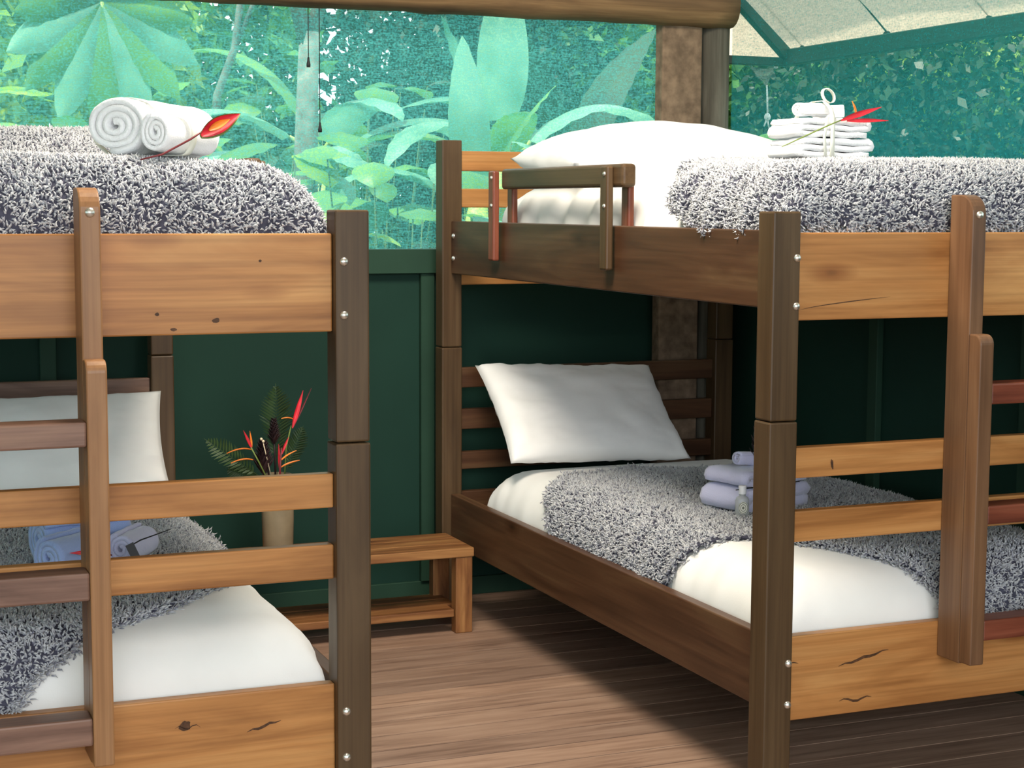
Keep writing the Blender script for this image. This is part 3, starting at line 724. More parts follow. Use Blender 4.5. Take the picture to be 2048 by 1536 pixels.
flower('heliconia_flower', 'red heliconia flower with orange heart tucked under ribbon on rolled towels', [(0.560, 3.13, 1.370), (0.600, 3.133, 1.380), (0.655, 3.145, 1.409), (0.690, 3.15, 1.432)], [0.0014, 0.0020, 0.0020, 0.0018],
       [((0.672, 3.13, 1.415), (0.9, 0.25, 0.50), (-0.1, -1, 0.15), 0.090, 0.0180, 0.0, 'red'), ((0.685, 3.125, 1.425), (0.9, 0.25, 0.46), (-0.1, -1, 0.2), 0.048, 0.009, 0.05, 'orange'), ((0.672, 3.137, 1.413), (0.9, 0.25, 0.51), (-0.1, -1, 0.15), 0.096, 0.0215, -0.01, 'stem')], stem_mat='redstem')
# B: upper right berth — folded stack with rolled flannels, ribbon bow, red flower
cB = Vector((2.300, 3.60, 1.408)); axB = Vector((1, -0.04, 0)).normalized()
towel_fold(cB + Vector((0, 0, 0)), (0.04, 1, 0), 0.205, 0.16, 3, 0.0160, M['towel'], 'folded white bath towel, bottom of the stack on the right upper berth', 1)
towel_fold(cB + Vector((-0.004, 0, 0.0480)), (0.04, 1, 0), 0.200, 0.155, 3, 0.0160, M['towel'], 'folded white hand towel, top of the stack on the right upper berth', 4)
towel_roll(cB + Vector((-0.05, -0.035, 0.1155)), (0.95, 0.3, 0), 0.0205, 0.10, 0.008, 2.4, M['towel'], 'small rolled white flannel at the left on the folded towel stack', sd=5)
towel_roll(cB + Vector((0.035, 0.02, 0.1135)), (0.9, -0.35, 0.1), 0.017, 0.075, 0.008, 2.2, M['towel'], 'small rolled white flannel at the right on the folded towel stack', sd=6)
q = []
for a, b in ((0, .083), (-.03, .123), (-.055, .12), (-.083, .083), (-.084, .04), (-.084, .004), (0, .0), (.084, .004), (.084, .05), (.083, .084), (.0, .10)):
    q.append(Vector((-0.02, a, b)))
rb = strap('ribbon', [(-0.02, -0.0, .138), (-0.02, -0.045, .138), (-0.02, -0.075, .118), (-0.02, -0.086, .096), (-0.02, -0.086, .04), (-0.02, -0.086, .002), (-0.02, 0, 0.0), (-0.02, 0.086, 0.002), (-0.02, 0.086, 0.096), (-0.02, 0.05, 0.130), (-0.02, 0.0, 0.138)], (1, 0, 0), 0.012, M['ribbon'])
rb.location = cB; tag(rb, 'cream ribbon with a round bow on the folded towel stack', 'ribbon')
bow = strap('bow_loop', [Vector((-0.012 + 0.016 * math.sin(2 * PI * k / 16) + .006 * math.cos(2 * PI * k / 16), -0.05, 0.150 - 0.017 * math.cos(2 * PI * k / 16))) for k in range(17)], (0, 1, 0), 0.012, M['ribbon'], rb, 0.0016)
strap('ribbon_tail', [(-0.035, -0.085, .095), (-0.045, -0.089, .05), (-0.042, -0.091, .004)], (1, 0, 0), 0.008, M['ribbon'], rb)
flower('heliconia_flower', 'red two-pronged heliconia flower laid on the folded white towel stack', [(2.125, 3.49, 1.431), (2.19, 3.50, 1.456), (2.26, 3.505, 1.484), (2.305, 3.505, 1.501)], [0.0012, 0.0018, 0.0018, 0.0016],
       [((2.295, 3.503, 1.497), (1, 0.0, 0.30), (0, -1, 0.3), 0.118, 0.0085, 0.02, 'red'), ((2.31, 3.500, 1.496), (1, 0.0, 0.03), (0, -1, 0.3), 0.118, 0.0060, 0.0, 'red'),
        ((2.337, 3.503, 1.511), (-0.15, 0, 1), (0.2, -1, 0), 0.034, 0.0035, -0.25, 'orange')])
# C: lower right berth
cC = Vector((2.262, 3.80, 0.515))
towel_fold(cC, (-0.30, 1, 0), 0.255, 0.16, 2, 0.0320, M['lilactowel'], 'folded pale lilac towel, bottom of the stack on the right lower berth', 7)
towel_fold(cC + Vector((0.0, 0, 0.067)), (-0.30, 1, 0), 0.245, 0.150, 2, 0.020, M['lilactowel'], 'folded pale lilac towel, top of the stack on the right lower berth', 8)
towel_roll(cC + Vector((-0.035, -0.01, 0.126)), (1, 0.32, -0.15), 0.0195, 0.09, 0.008, 2.2, M['lilactowel'], 'small rolled lilac flannel on the towel stack of the right lower berth', sd=9)
ck = [(-0.132, -0.117, 0.067), (-0.06, -0.095, 0.0665), (0.02, -0.073, 0.066), (0.095, -0.05, 0.066)]
o = tube('towel_string', ck, 0.0013, M['cord'], seg=6); o.location = cC; tag(o, 'dark string tied round the pale lilac towel stack', 'string')
V, F = merge([petal_vf((0, 0, 0.004 * k), (math.cos(k * 2.4) * (1 - k / 30), math.sin(k * 2.4) * (1 - k / 30), 0.7), (0, 0, 1), 0.032, 0.010, 0.3, n=4, thick=0.001, seg=2) for k in range(16)])
o = mk('seed_head', V, F, M['darkflower']); o.location = (2.243, 3.775, 0.640); tag(o, 'dark brown dried seed head resting on the lilac towels behind the post', 'flower')
# toiletry bottle
bt = empty('toiletry_bottle', 'small clear toiletry bottle with oval emblem in front of the lilac towels', 'bottle', (2.150, 3.685, 0.512), math.radians(-18)); bt.scale = (1.2, 1.2, 1.25)
V, F = lathe_vf([(0.001, 0), (0.0135, 0.0), (0.0150, 0.003), (0.0150, 0.034), (0.0125, 0.040), (0.007, 0.044), (0.007, 0.047)], seg=20)
mk('bottle_body', [(x, y * 0.7, z) for x, y, z in V], F, M['clearplastic'], bt)
V, F = lathe_vf([(0.0082, 0.047), (0.0085, 0.062), (0.0078, 0.064), (0.001, 0.064)], seg=18); mk('cap', V, F, M['cap'], bt)
def disc_vf(rx, rz, y, zc, r0=0.0, n=28, cy=0.7):
    V = []; F = []
    for k in range(n):
        a = 2 * PI * k / n
        for r in (r0, 1): V.append((rx * r * math.cos(a), y, zc + rz * r * math.sin(a)))
    for k in range(n): a = 2 * k; b = 2 * ((k + 1) % n); F.append((a, a + 1, b + 1, b))
    return V, F
mk('label_patch', *disc_vf(0.0105, 0.0125, -0.0108, 0.020), M['label'], bt, False)
lv = [disc_vf(0.0098, 0.0116, -0.0111, 0.020, 0.86), disc_vf(0.0062, 0.0076, -0.0111, 0.020, 0.80), disc_vf(0.0026, 0.003, -0.0111, 0.020)]
mk('emblem', *merge(lv), M['ink'], bt, False)
# D: lower left berth
cD = Vector((0.545, 3.67, 0.512))
towel_roll(cD + Vector((-0.045, -0.03, 0.043)), (0.75, 0.65, 0), 0.047, 0.17, 0.012, 3.0, M['bluetowel'], 'rolled pale blue towel in front on the left lower berth', sd=10)
towel_roll(cD + Vector((-0.02, 0.06, 0.060)), (0.95, 0.3, 0), 0.060, 0.20, 0.014, 3.2, M['bluetowel'], 'larger rolled pale blue towel behind the blue roll on the left lower berth', sd=11)
towel_roll(cD + Vector((0.085, 0.02, 0.040)), (0.55, 0.8, 0), 0.040, 0.13, 0.010, 3.0, M['lilactowel'], 'rolled white towel at the right of the blue towels, lower left berth', sd=12)
flower('heliconia_flower', 'red and orange heliconia flower against the pale blue towels', [(0.560, 3.545, 0.560), (0.530, 3.54, 0.572), (0.505, 3.54, 0.575)], 0.0015,
       [((0.535, 3.535, 0.571), (-1, 0.0, 0.03), (0, -1, 0.1), 0.062, 0.0065, 0.0, 'red'), ((0.53, 3.532, 0.569), (-1, 0.0, 0.0), (0, -1, 0.1), 0.04, 0.0035, 0.0, 'orange'), ((0.545, 3.533, 0.560), (-0.45, 0.0, -0.8), (0, -1, 0.1), 0.045, 0.0055, 0.0, 'red')], stem_mat='redstem')
tg = board('gift_tag', (-0.009, -0.0007, -0.034), (0.009, 0.0007, 0.034), M['tag'], bev=0.0003); tg.location = (0.612, 3.555, 0.548); tg.rotation_euler = (0, math.radians(-24), 0)
tag(tg, 'dark charcoal gift tag hanging on the towel bundle of the left lower berth', 'tag')
o = tube('dried_twig', [(0.600, 3.565, 0.572), (0.625, 3.57, 0.583), (0.66, 3.575, 0.592), (0.69, 3.58, 0.600)], [0.0012, 0.0016, 0.0012, 0.0008], M['cord'], seg=6); tag(o, 'thin dark twig sticking out of the towel bundle on the left lower berth', 'twig')

# ------------------------------------------------------------------ bench, vase, blind cords
bx0, bx1, by0, by1, bh = 0.98, 1.825, 4.715, 4.965, 0.262
t = empty('low_bench', 'low streaky wooden bench with a shelf between the two bunk beds', 'bench', ((bx0 + bx1) / 2, (by0 + by1) / 2, 0))
c = t.location
def bb(name, x0, x1, y0, y1, z0, z1, m, bev=0.003): return board(name, (x0 - c.x, y0 - c.y, z0), (x1 - c.x, y1 - c.y, z1), M[m], t, bev)
for k in range(3):
    w3 = (by1 - by0) / 3; bb('top_plank', bx0, bx1, by0 + k * w3 + 0.0008, by0 + (k + 1) * w3 - 0.0008, bh - 0.028, bh, 'bench_x')
for x in (bx0 + 0.004, bx1 - 0.058):
    for y in (by0 + 0.004, by1 - 0.044): bb('leg', x, x + 0.054, y, y + 0.04, 0, bh - 0.028, 'bench_z')
for k in range(3):
    w3 = (by1 - by0 - 0.03) / 3; bb('shelf', bx0 + 0.03, bx1 - 0.03 if k else bx1 - 0.06, by0 + 0.012 + k * w3, by0 + 0.010 + (k + 1) * w3, 0.050, 0.074, 'bench_x')
bb('apron', bx0 + 0.058, bx1 - 0.058, by1 - 0.03, by1 - 0.01, bh - 0.06, bh - 0.028, 'bench_x')
# vase with tropical flowers
vx, vy = 1.250, 4.84
vt = empty('vase', 'tan ceramic vase with tropical flowers on the low bench', 'vase', (vx, vy, bh))
pr = [(0.001, 0), (0.040, 0), (0.0445, 0.01), (0.047, 0.10), (0.0475, 0.20), (0.046, 0.236), (0.042, 0.238), (0.041, 0.20), (0.038, 0.02), (0.001, 0.015)]
V, F = lathe_vf(pr, seg=32); mk('vase_body', V, F, M['vase'], vt)
def sprig(px, py, zz): return Vector((px, py, zz))
def fern(tip, root, n=16, w=0.05, up=(0, -1, 0.3), name='fern_frond', label=None, grp=None):
    root = Vector(root); tip = Vector(tip); d = (tip - root); L = d.length; d.normalize(); side = d.cross(Vector(up)).normalized(); parts = [tube_vf([root.lerp(tip, q / 6) for q in range(7)], [0.0012] * 7, 5)]
    upv = side.cross(d)
    for i in range(n):
        q = 0.30 + 0.68 * i / n; p = root.lerp(tip, q); ww = w * math.sin(PI * (0.15 + 0.83 * (i / n))) 
        for s in (1, -1): parts.append(petal_vf(p, side * s + d * 0.7, upv, ww, 0.0045, 0.15 * random.uniform(-1, 2), n=4, thick=0.0006, seg=2))
    o = mk(name, *merge([([v - root for v in a], b) for a, b in parts]), M['fern']); o.location = root
    return tag(o, label, 'plant', grp)
vz = bh + 0.236
fern((1.030, 4.82, 0.618), (1.235, 4.83, vz - 0.03), w=0.045, label='green fern frond reaching left out of the vase')
fern((1.245, 4.83, 0.770), (1.25, 4.84, vz - 0.03), w=0.062, n=22, label='tall upright green fern frond in the middle of the vase')
fern((1.330, 4.84, 0.640), (1.26, 4.84, vz - 0.03), w=0.040, label='short green fern frond at the right of the vase')
fern((1.100, 4.85, 0.520), (1.24, 4.85, vz - 0.03), w=0.040, label='drooping green fern frond low at the left of the vase')
def at_(x, z, y=4.80): return Vector((x, y, z))
flower('heliconia_flower', 'tall red heliconia flower at the right of the vase', [(1.268, 4.84, vz - 0.05), (1.275, 4.83, 0.58), (1.288, 4.82, 0.645)], 0.0022,
       [(at_(1.286, .640), (0.30, 0, 1), (-0.2, -1, 0), 0.115, 0.0085, 0.03, 'red'), (at_(1.292, .648), (0.48, 0, 1), (0, -1, 0), 0.120, 0.0030, 0.02, 'redstem'), (at_(1.288, .667), (-0.9, 0, 0.3), (0, 0, 1), 0.034, 0.0045, -0.25, 'orange')])
flower('heliconia_flower', 'orange claw-shaped heliconia flower drooping at the left of the vase', [(1.235, 4.82, vz - 0.05), (1.185, 4.80, 0.545), (1.160, 4.79, 0.590)], 0.0022,
       [(at_(1.165, .585), (-0.45, 0, 1), (0, -1, 0), 0.060, 0.0050, 0.0, 'red'), (at_(1.165, .590), (-0.12, 0, 1), (0, -1, 0), 0.048, 0.0035, 0.0, 'orange'),
        (at_(1.165, .582), (-1, 0, 0.25), (0, 0, 1), 0.070, 0.0065, -0.35, 'orange'), (at_(1.168, .552), (-1, 0, 0.25), (0, 0, 1), 0.062, 0.0060, -0.35, 'orange')])
flower('heliconia_flower', 'orange claw-shaped heliconia flower upright in front of the vase centre', [(1.245, 4.80, vz - 0.05), (1.245, 4.79, 0.52), (1.250, 4.79, 0.585)], [0.003, 0.0035, 0.002],
       [(at_(1.250, .525), (0.9, 0, 0.45), (0, 0, 1), 0.060, 0.0050, -0.15, 'orange'), (at_(1.250, .545), (0.8, 0, 0.65), (0, 0, 1), 0.055, 0.0050, -0.15, 'orange'),
        (at_(1.250, .560), (0.45, 0, 1), (0, -1, 0), 0.060, 0.0045, 0.0, 'red'), (at_(1.246, .520), (-0.02, 0, 1), (0, -1, 0), 0.075, 0.0042, 0.0, 'red')], stem_mat='redstem')
def ginger(cx, cz, h, r, label, y=4.83):
    parts = []
    for i in range(70):
        q = i / 70; a = i * 2.4; p = Vector((cx, y, cz + h * q)); rr = r * (1 - 0.6 * q)
        parts.append(petal_vf(p, (math.cos(a), math.sin(a), 0.9), (0, 0, 1), rr * 1.6, 0.009, 0.25, n=4, thick=0.001, seg=2))
    parts.append(tube_vf([(cx + (1.25 - cx) * 0.6, 4.84, vz - 0.04), (cx, y, cz + h)], 0.003, 6))
    b = Vector((cx, y, cz)); o = mk('ginger_flower', *merge([([Vector(v) - b for v in a], f) for a, f in parts]), M['darkflower']); o.location = b
    return tag(o, label, 'flower')
ginger(1.205, 0.500, 0.09, 0.036, 'dark purple ginger flower head at the left rim of the vase')
ginger(1.238, 0.590, 0.07, 0.022, 'dark purple ginger flower head higher up in the vase')
bb_ = [sphere_vf((1.193, 4.80, 0.612), 0.0042), sphere_vf((1.199, 4.80, 0.605), 0.0042)]
V, F = merge(bb_ + [tube_vf([(1.197, 4.80, 0.607), (1.21, 4.81, 0.56), (1.235, 4.83, vz - 0.03)], 0.0014, 5)])
o = mk('berry_sprig', [Vector(v) - Vector((1.2, 4.8, 0.6)) for v in V], F, M['berry']); o.location = (1.2, 4.8, 0.6); tag(o, 'sprig with two cream berries above the vase', 'plant')
# blind cords
for x, zb, lb in ((1.427, 1.716, 'shorter black blind cord with a knob hanging before the back mesh'), (1.462, 1.520, 'longer black blind cord with a knob hanging before the back mesh')):
    e = empty('blind_cord', lb, 'cord', (x, YW - 0.10, zb))
    tube('cord', [(0, 0, 0.02), (0, 0, 1.905 - zb + 0.015)], 0.0014, M['cord'], e, 6)
    V, F = lathe_vf([(0.001, -0.008), (0.006, -0.008), (0.0065, 0.0), (0.004, 0.012), (0.003, 0.022), (0.001, 0.022)], seg=12); mk('knob', V, F, M['cord'], e)

# ------------------------------------------------------------------ awning outside the right wall
aw = empty('awning', 'beige fabric awning on a dark green frame outside the right mesh', 'awning', (3.2, 4.0, 0))
def aloc(p): return Vector(p) - Vector((3.2, 4.0, 0))
sl = -0.833
def rz_(x): return 1.915 + sl * (x - 2.977) * 1.0
def bar(name, p0, p1, wd, ht, mat, parent):
    p0 = aloc(p0); p1 = aloc(p1); d = (p1 - p0); L = d.length; d.normalize(); s = d.cross(Vector((0, 0, 1))).normalized(); u = s.cross(d)
    bm = box_bm((-wd / 2, 0, -ht / 2), (wd / 2, L, ht / 2), 0.003, 1); Mx = Matrix(((s.x, d.x, u.x, p0.x), (s.y, d.y, u.y, p0.y), (s.z, d.z, u.z, p0.z), (0, 0, 0, 1)))
    bm.transform(Mx); me = bpy.data.meshes.new(name); bm.to_mesh(me); bm.free(); return link(name, me, mat, parent, False)
EX = 3.20; EZ = 1.812
bar('eave_beam', (EX, 5.24, EZ), (EX, -1.5, EZ), 0.04, 0.055, M['steelgreen'], aw)
bar('rafter', (EX, 5.22, EZ), (2.99, 5.22, EZ + 0.19), 0.035, 0.040, M['steelgreen'], aw)
bar('rafter', (EX, 2.6, EZ), (2.99, 2.6, EZ + 0.19), 0.035, 0.040, M['steelgreen'], aw)
bar('tie_bar', (2.96, 5.24, 1.797), (EX, 5.24, 1.797), 0.03, 0.03, M['steelgreen'], aw)
bar('corner_upright', (3.005, 5.25, 0), (3.005, 5.25, 2.1), 0.045, 0.03, M['steelgreen'], aw)
V = []; F = []
nu, nv = 8, 50
for j in range(nv + 1):
    for i in range(nu + 1):
        x = EX + 0.03 - (EX + 0.03 - 2.988) * i / nu; yv = 5.85 - 7.6 * j / nv; z = EZ + 0.03 + 0.833 * (EX - x) + 0.012 * math.sin(j * 0.9) * (1 - i / nu)
        V.append(aloc((x, yv, z)))
for j in range(nv):
    for i in range(nu): a = j * (nu + 1) + i; F.append((a, a + 1, a + nu + 2, a + nu + 1))
mk('awning_fabric', V, F, M['fly'], aw)
for k, yv in enumerate((5.118, 4.626, 4.112, 3.6)):
    p0 = aloc((EX + 0.03, yv, EZ + 0.028)); p1 = p0 + Vector((-0.225, 0, 0.1875 - 0.008))
    tube('rope', [p0 + Vector((0, 0, -0.04)), p0 + Vector((-0.025, 0, -0.02)), p0 + Vector((-0.03, 0, 0.0)), p1], 0.0028, M['cord'], aw, 6)
    mk('rope_knot', *sphere_vf(p0 + Vector((-0.035, 0, 0.0)), 0.012, 10, (1, 1.2, 0.8)), M['cord'], aw)
# torn corner of netting with its white tie
tc_ = empty('tarp_corner', 'crumpled grey netting corner tied with a white knotted cord outside the right mesh', 'netting', (3.16, 5.30, 1.70))
M['netting'] = screen('grey_netting', (0.34, 0.37, 0.35), (0.95, 1, 0.98), 0.25, 0.85, 0.5)
A = Vector((-0.085, 0, 0.092)); Bp = Vector((0.035, 0, 0.085)); Cp = Vector((0.0, 0, 0.012)); V = []; F = []; n = 12
for i in range(n + 1):
    for k in range(n + 1):
        e = A.lerp(Bp, k / n); e.z -= 0.012 * math.sin(PI * k / n); p = e.lerp(Cp, i / n); p.y += 0.012 * mnoise.noise(p * 50); p.x += 0.006 * mnoise.noise(p * 40 + Vector((9, 0, 0))); V.append(p)
for i in range(n):
    for k in range(n): a = i * (n + 1) + k; F.append((a, a + 1, a + n + 2, a + n + 1))
mk('net_fabric', V, F, M['netting'], tc_)
mk('eyelet', *sphere_vf((0.035, -0.002, 0.085), 0.0075, 10), M['whitecord'], tc_)
tube('tie_cord', [(0.0, 0, 0.02), (0.003, 0, -0.03), (0.005, 0, -0.085)], 0.0032, M['whitecord'], tc_, 6)
V, F = merge([sphere_vf((0.005, 0, -0.092), 0.012, 10, (1, 1, 1.2)), tube_vf([(0.005, 0, -0.10), (0.012, 0, -0.13)], 0.003, 6), tube_vf([(0.002, 0, -0.10), (-0.008, 0, -0.125)], 0.003, 6)])
mk('cord_knot', V, F, M['whitecord'], tc_)

# ------------------------------------------------------------------ garden outside
M['lf_bright'] = leafmat('leaf_bright', (0.18, 0.38, 0.05), (0.48, 0.64, 0.14), 0.5)
M['lf_mid'] = leafmat('leaf_mid', (0.06, 0.20, 0.04), (0.18, 0.40, 0.10), 0.45)
M['lf_blue'] = leafmat('leaf_blue_green', (0.07, 0.24, 0.14), (0.26, 0.52, 0.36), 0.4)
M['lf_dark'] = leafmat('leaf_dark', (0.010, 0.035, 0.015), (0.03, 0.08, 0.03), 0.35)
M['bark_pale'] = plain('pale_bark', (0.15, 0.16, 0.14), 0.9, 0.1, nscale=14, namt=0.5, bstr=0.5, bdist=0.01)
M['bark_dark'] = plain('dark_bark', (0.06, 0.06, 0.05), 0.9, 0.1, nscale=14, namt=0.5, bstr=0.5, bdist=0.01)
M['stalk'] = plain('dull_green_stalk', (0.06, 0.10, 0.03), 0.6, 0.3)
M['petiole'] = plain('yellow_green_petiole', (0.32, 0.42, 0.10), 0.5, 0.4)
def bigleaf_vf(base, d, droop, L, w, up=None, n=16, seg=6, fold=0.25, pleat=0.012, tipf=0.75, wave=0.0):
    """broad leaf: midrib leaves base along d and bends down by droop (rad)"""
    d = Vector(d).normalized(); up0 = Vector((0, 0, 1)) if up is None else Vector(up); side = d.cross(up0)
    if side.length < 0.1: side = Vector((1, 0, 0))
    side.normalize(); V = []; F = []; p = Vector(base); ax = side; cur = d.copy()
    R = Matrix.Rotation(-droop / n, 3, side)
    for i in range(n + 1):
        q = i / n; ww = w / 2 * (math.sin(PI * min(1, 0.06 + 0.94 * q) ** tipf) ** 0.7) if i < n else 0.002
        nn = side.cross(cur).normalized()
        for k in range(seg + 1):
            x = -1 + 2 * k / seg
            V.append(p + side * (x * ww) + nn * (-fold * ww * abs(x) + (pleat if (i % 2) else -pleat) * abs(x) * 0.6 + wave * math.sin(q * 14 + x) * abs(x)))
        p = p + cur * (L / n); cur = (R @ cur).normalized()
    for i in range(n):
        for k in range(seg): a = i * (seg + 1) + k; F.append((a, a + 1, a + seg + 2, a + seg + 1))
    return V, F
def banana(loc, leaves, label, mat='lf_blue', stalk=1.3, group=None):
    t = empty('banana_plant', label, 'plant', loc, 0, group)
    tube('pseudostem', [(0, 0, 0), (0.02, 0, stalk * 0.5), (0, 0.01, stalk)], [0.09, 0.075, 0.05], M['petiole'], t, 12)
    for (d, droop, L, w, pet, mt) in leaves:
        d = Vector(d).normalized(); b = Vector((0, 0, stalk - 0.05)); e = b + d * pet
        tube('leaf_stalk', [b, b.lerp(e, .5) + Vector((0, 0, 0.01)), e], [0.022, 0.016, 0.010], M['petiole'], t, 6)
        mk('leaf', *bigleaf_vf(e, d, droop, L, w, pleat=0.006, fold=0.22), M[mt or mat], t)
    return t
G = -0.7
# the banana plant seen in the middle of the back opening
banana((2.93, 7.25, G), [((-0.30, 0, 1), 0.25, 0.62, 0.20, 0.14, 'lf_blue'), ((0.05, 0.1, 1), 0.3, 0.75, 0.24, 0.25, 'lf_blue'), ((-0.55, -0.3, 0.55), 1.9, 0.75, 0.25, 0.18, 'lf_blue'),
        ((0.75, 0.1, 0.75), 1.7, 0.95, 0.26, 0.22, 'lf_blue'), ((0.9, -0.3, 0.35), 1.5, 0.8, 0.25, 0.20, 'lf_blue'), ((-0.9, 0.2, 0.6), 1.8, 0.8, 0.24, 0.2, 'lf_mid'),
        ((0.3, -0.8, 0.5), 1.7, 0.6, 0.22, 0.15, 'lf_blue'), ((-0.1, -0.7, 0.9), 1.2, 0.5, 0.2, 0.12, 'lf_mid')], 'banana plant with yellow-green leaf stalks behind the back mesh, left of the flat post', stalk=2.18)
banana((2.62, 6.75, G), [((-0.05, 0.05, 1), 0.12, 0.66, 0.19, 0.1, 'lf_blue'), ((0.35, -0.1, 1), 0.5, 0.55, 0.16, 0.1, 'lf_mid'), ((-0.8, 0, 0.6), 1.6, 0.7, 0.22, 0.15, 'lf_blue')], 'young banana plant with one tall upright pointed leaf', stalk=2.0)
banana((3.9, 8.6, G), [((-0.2, 0, 1), 0.6, 1.0, 0.38, 0.1, 'lf_dark'), ((0.3, 0.1, 1), 0.8, 1.0, 0.36, 0.1, 'lf_dark'), ((-0.7, 0, 0.8), 1.4, 1.0, 0.32, 0.2, 'lf_blue'), ((0.8, 0, 0.6), 1.6, 1.1, 0.34, 0.2, 'lf_blue')], 'taller banana plant at the back beyond the one with yellow stalks', stalk=2.2)
banana((2.30, 8.0, G), [((-0.8, -0.1, 0.55), 1.5, 0.9, 0.27, 0.2, 'lf_blue'), ((0.8, -0.1, 0.5), 1.5, 0.95, 0.27, 0.2, 'lf_blue'), ((0.1, -0.6, 0.6), 1.5, 0.8, 0.25, 0.15, 'lf_blue'), ((-0.3, 0.2, 0.9), 1.5, 0.8, 0.25, 0.2, 'lf_mid')], 'spreading banana plant just right of the pale tree trunk', stalk=2.25)
banana((4.35, 7.6, G), [((-0.7, 0, 0.7), 1.6, 1.0, 0.32, 0.2, 'lf_blue'), ((0.7, -0.2, 0.6), 1.6, 1.0, 0.3, 0.2, 'lf_blue'), ((0, -0.5, 0.8), 1.6, 0.9, 0.3, 0.15, 'lf_mid')], 'banana plant outside near the room corner', stalk=2.0)
# broad-leaved clumps under them
def clump(loc, n, h, spread, leafL, label, mats, seed, group=None, name='broad_leaved_plant', pos=None):
    rn = random.Random(seed); t = empty(name, label, 'plant', loc, 0, group); st = []; by = {m: [] for m in mats}
    for i in range(n):
        a = rn.uniform(0, 2 * PI); r = spread * math.sqrt(rn.random()); e = Vector((r * math.cos(a), r * math.sin(a), h * (1 - 0.42 * rn.random())))
        st.append(tube_vf([(0.6 * e.x, 0.6 * e.y, 0), (e.x * .8, e.y * .8, e.z * .75), e], [0.006, 0.005, 0.003], 5))
        dd = Vector((math.cos(a), math.sin(a) - 0.5, rn.uniform(-0.1, 0.6))); L = leafL * rn.uniform(0.7, 1.2)
        by[rn.choice(mats)].append(bigleaf_vf(e, dd, rn.uniform(0.8, 1.7), L, L * rn.uniform(0.55, 0.8), n=8, seg=4, pleat=0.004, tipf=1.35))
    mk('leaf_stalks', *merge(st), M['stalk'], t)
    for m in mats:
        if by[m]: mk('foliage', *merge(by[m]), M[m], t)
    return t
clump((2.15, 6.45, G), 90, 2.25, 0.62, 0.26, 'dense clump of pale broad-leaved plants low behind the back mesh, centre', ['lf_blue', 'lf_mid'], 3)
clump((1.55, 6.9, G), 75, 2.25, 0.6, 0.24, 'clump of broad-leaved plants behind the towels of the left upper berth', ['lf_mid', 'lf_bright', 'lf_blue'], 4)
clump((0.85, 6.7, G), 75, 2.3, 0.6, 0.22, 'clump of light green leafy plants behind the back mesh at the far left', ['lf_bright', 'lf_mid'], 5)
clump((3.15, 6.5, G), 70, 1.95, 0.6, 0.28, 'clump of broad-leaved plants below the banana leaves', ['lf_blue', 'lf_dark'], 6)
clump((2.75, 8.9, G), 60, 2.7, 1.0, 0.32, 'tall broad-leaved clump behind the spreading banana plant', ['lf_mid', 'lf_dark'], 7)
clump((0.1, 7.4, G), 40, 2.5, 0.8, 0.26, 'broad-leaved clump outside the left end of the back mesh', ['lf_mid', 'lf_bright'], 8)
clump((5.3, 6.6, G), 50, 1.9, 0.9, 0.30, 'broad-leaved clump outside the right wall, near the awning end', ['lf_blue', 'lf_dark'], 9)
clump((6.6, 5.9, G), 50, 1.9, 0.9, 0.30, 'broad-leaved clump outside the right wall, at the picture edge', ['lf_blue', 'lf_mid'], 10)
# umbrella-leaf plant, far left
ut = empty('umbrella_leaf_plant', 'palm-like plant with one large drooping umbrella leaf at the upper left', 'plant', (1.02, 6.55, G))
tube('leaf_stalk', [(0, 0.05, 0), (0.02, 0.03, 1.6), (0.02, 0, 2.74)], [0.02, 0.015, 0.008], M['petiole'], ut, 6)
hub = Vector((0.02, 0, 2.74))
for k, (an, L) in enumerate([(-172, 0.34), (-152, 0.42), (-132, 0.46), (-112, 0.50), (-92, 0.53), (-72, 0.50), (-52, 0.46), (-32, 0.42), (-10, 0.34), (35, 0.3), (90, 0.3), (145, 0.3)]):
    a = math.radians(an); d = Vector((math.cos(a), -0.35, math.sin(a)))
    mk('leaflet', *bigleaf_vf(hub, d, 0.35 if an < 0 else 0.1, L, 0.15, up=(0, -1, 0.2), n=9, seg=4, fold=0.3, pleat=0.003, tipf=1.1), M['lf_blue' if k % 2 else 'lf_mid'], ut)
# pale trunk with a fork, thin pale branch
tr = empty('slender_tree', 'slender pale forked tree trunk behind the back mesh', 'tree', (2.055, 7.4, G))
tube('trunk', [(0, 0, 0), (-0.01, 0, 1.4), (0.0, 0, 2.2), (0.02, 0, 2.75)], [0.075, 0.062, 0.055, 0.045], M['bark_pale'], tr, 12)
tube('branch', [(0.01, 0, 2.7), (-0.06, 0, 2.95), (-0.20, 0, 3.4), (-0.3, 0, 4.2)], [0.04, 0.032, 0.028, 0.02], M['bark_pale'], tr, 8)
tube('branch', [(0.02, 0, 2.7), (0.09, 0, 2.95), (0.16, 0, 3.4), (0.3, 0, 4.2)], [0.035, 0.03, 0.026, 0.02], M['bark_pale'], tr, 8)
tr2 = empty('sapling', 'thin pale sapling leaning right behind the left upper towels', 'tree', (1.72, 8.0, G))
tube('trunk', [(0, 0, 0), (0.03, 0, 1.9), (0.075, 0, 2.5), (0.16, 0, 2.72), (0.20, 0, 3.0), (0.25, 0, 3.8)], [0.03, 0.024, 0.02, 0.018, 0.016, 0.01], M['bark_pale'], tr2, 8)
tube('branch', [(0.16, 0, 2.72), (0.26, 0, 2.95), (0.4, 0, 3.3)], [0.014, 0.012, 0.008], M['bark_pale'], tr2, 6)
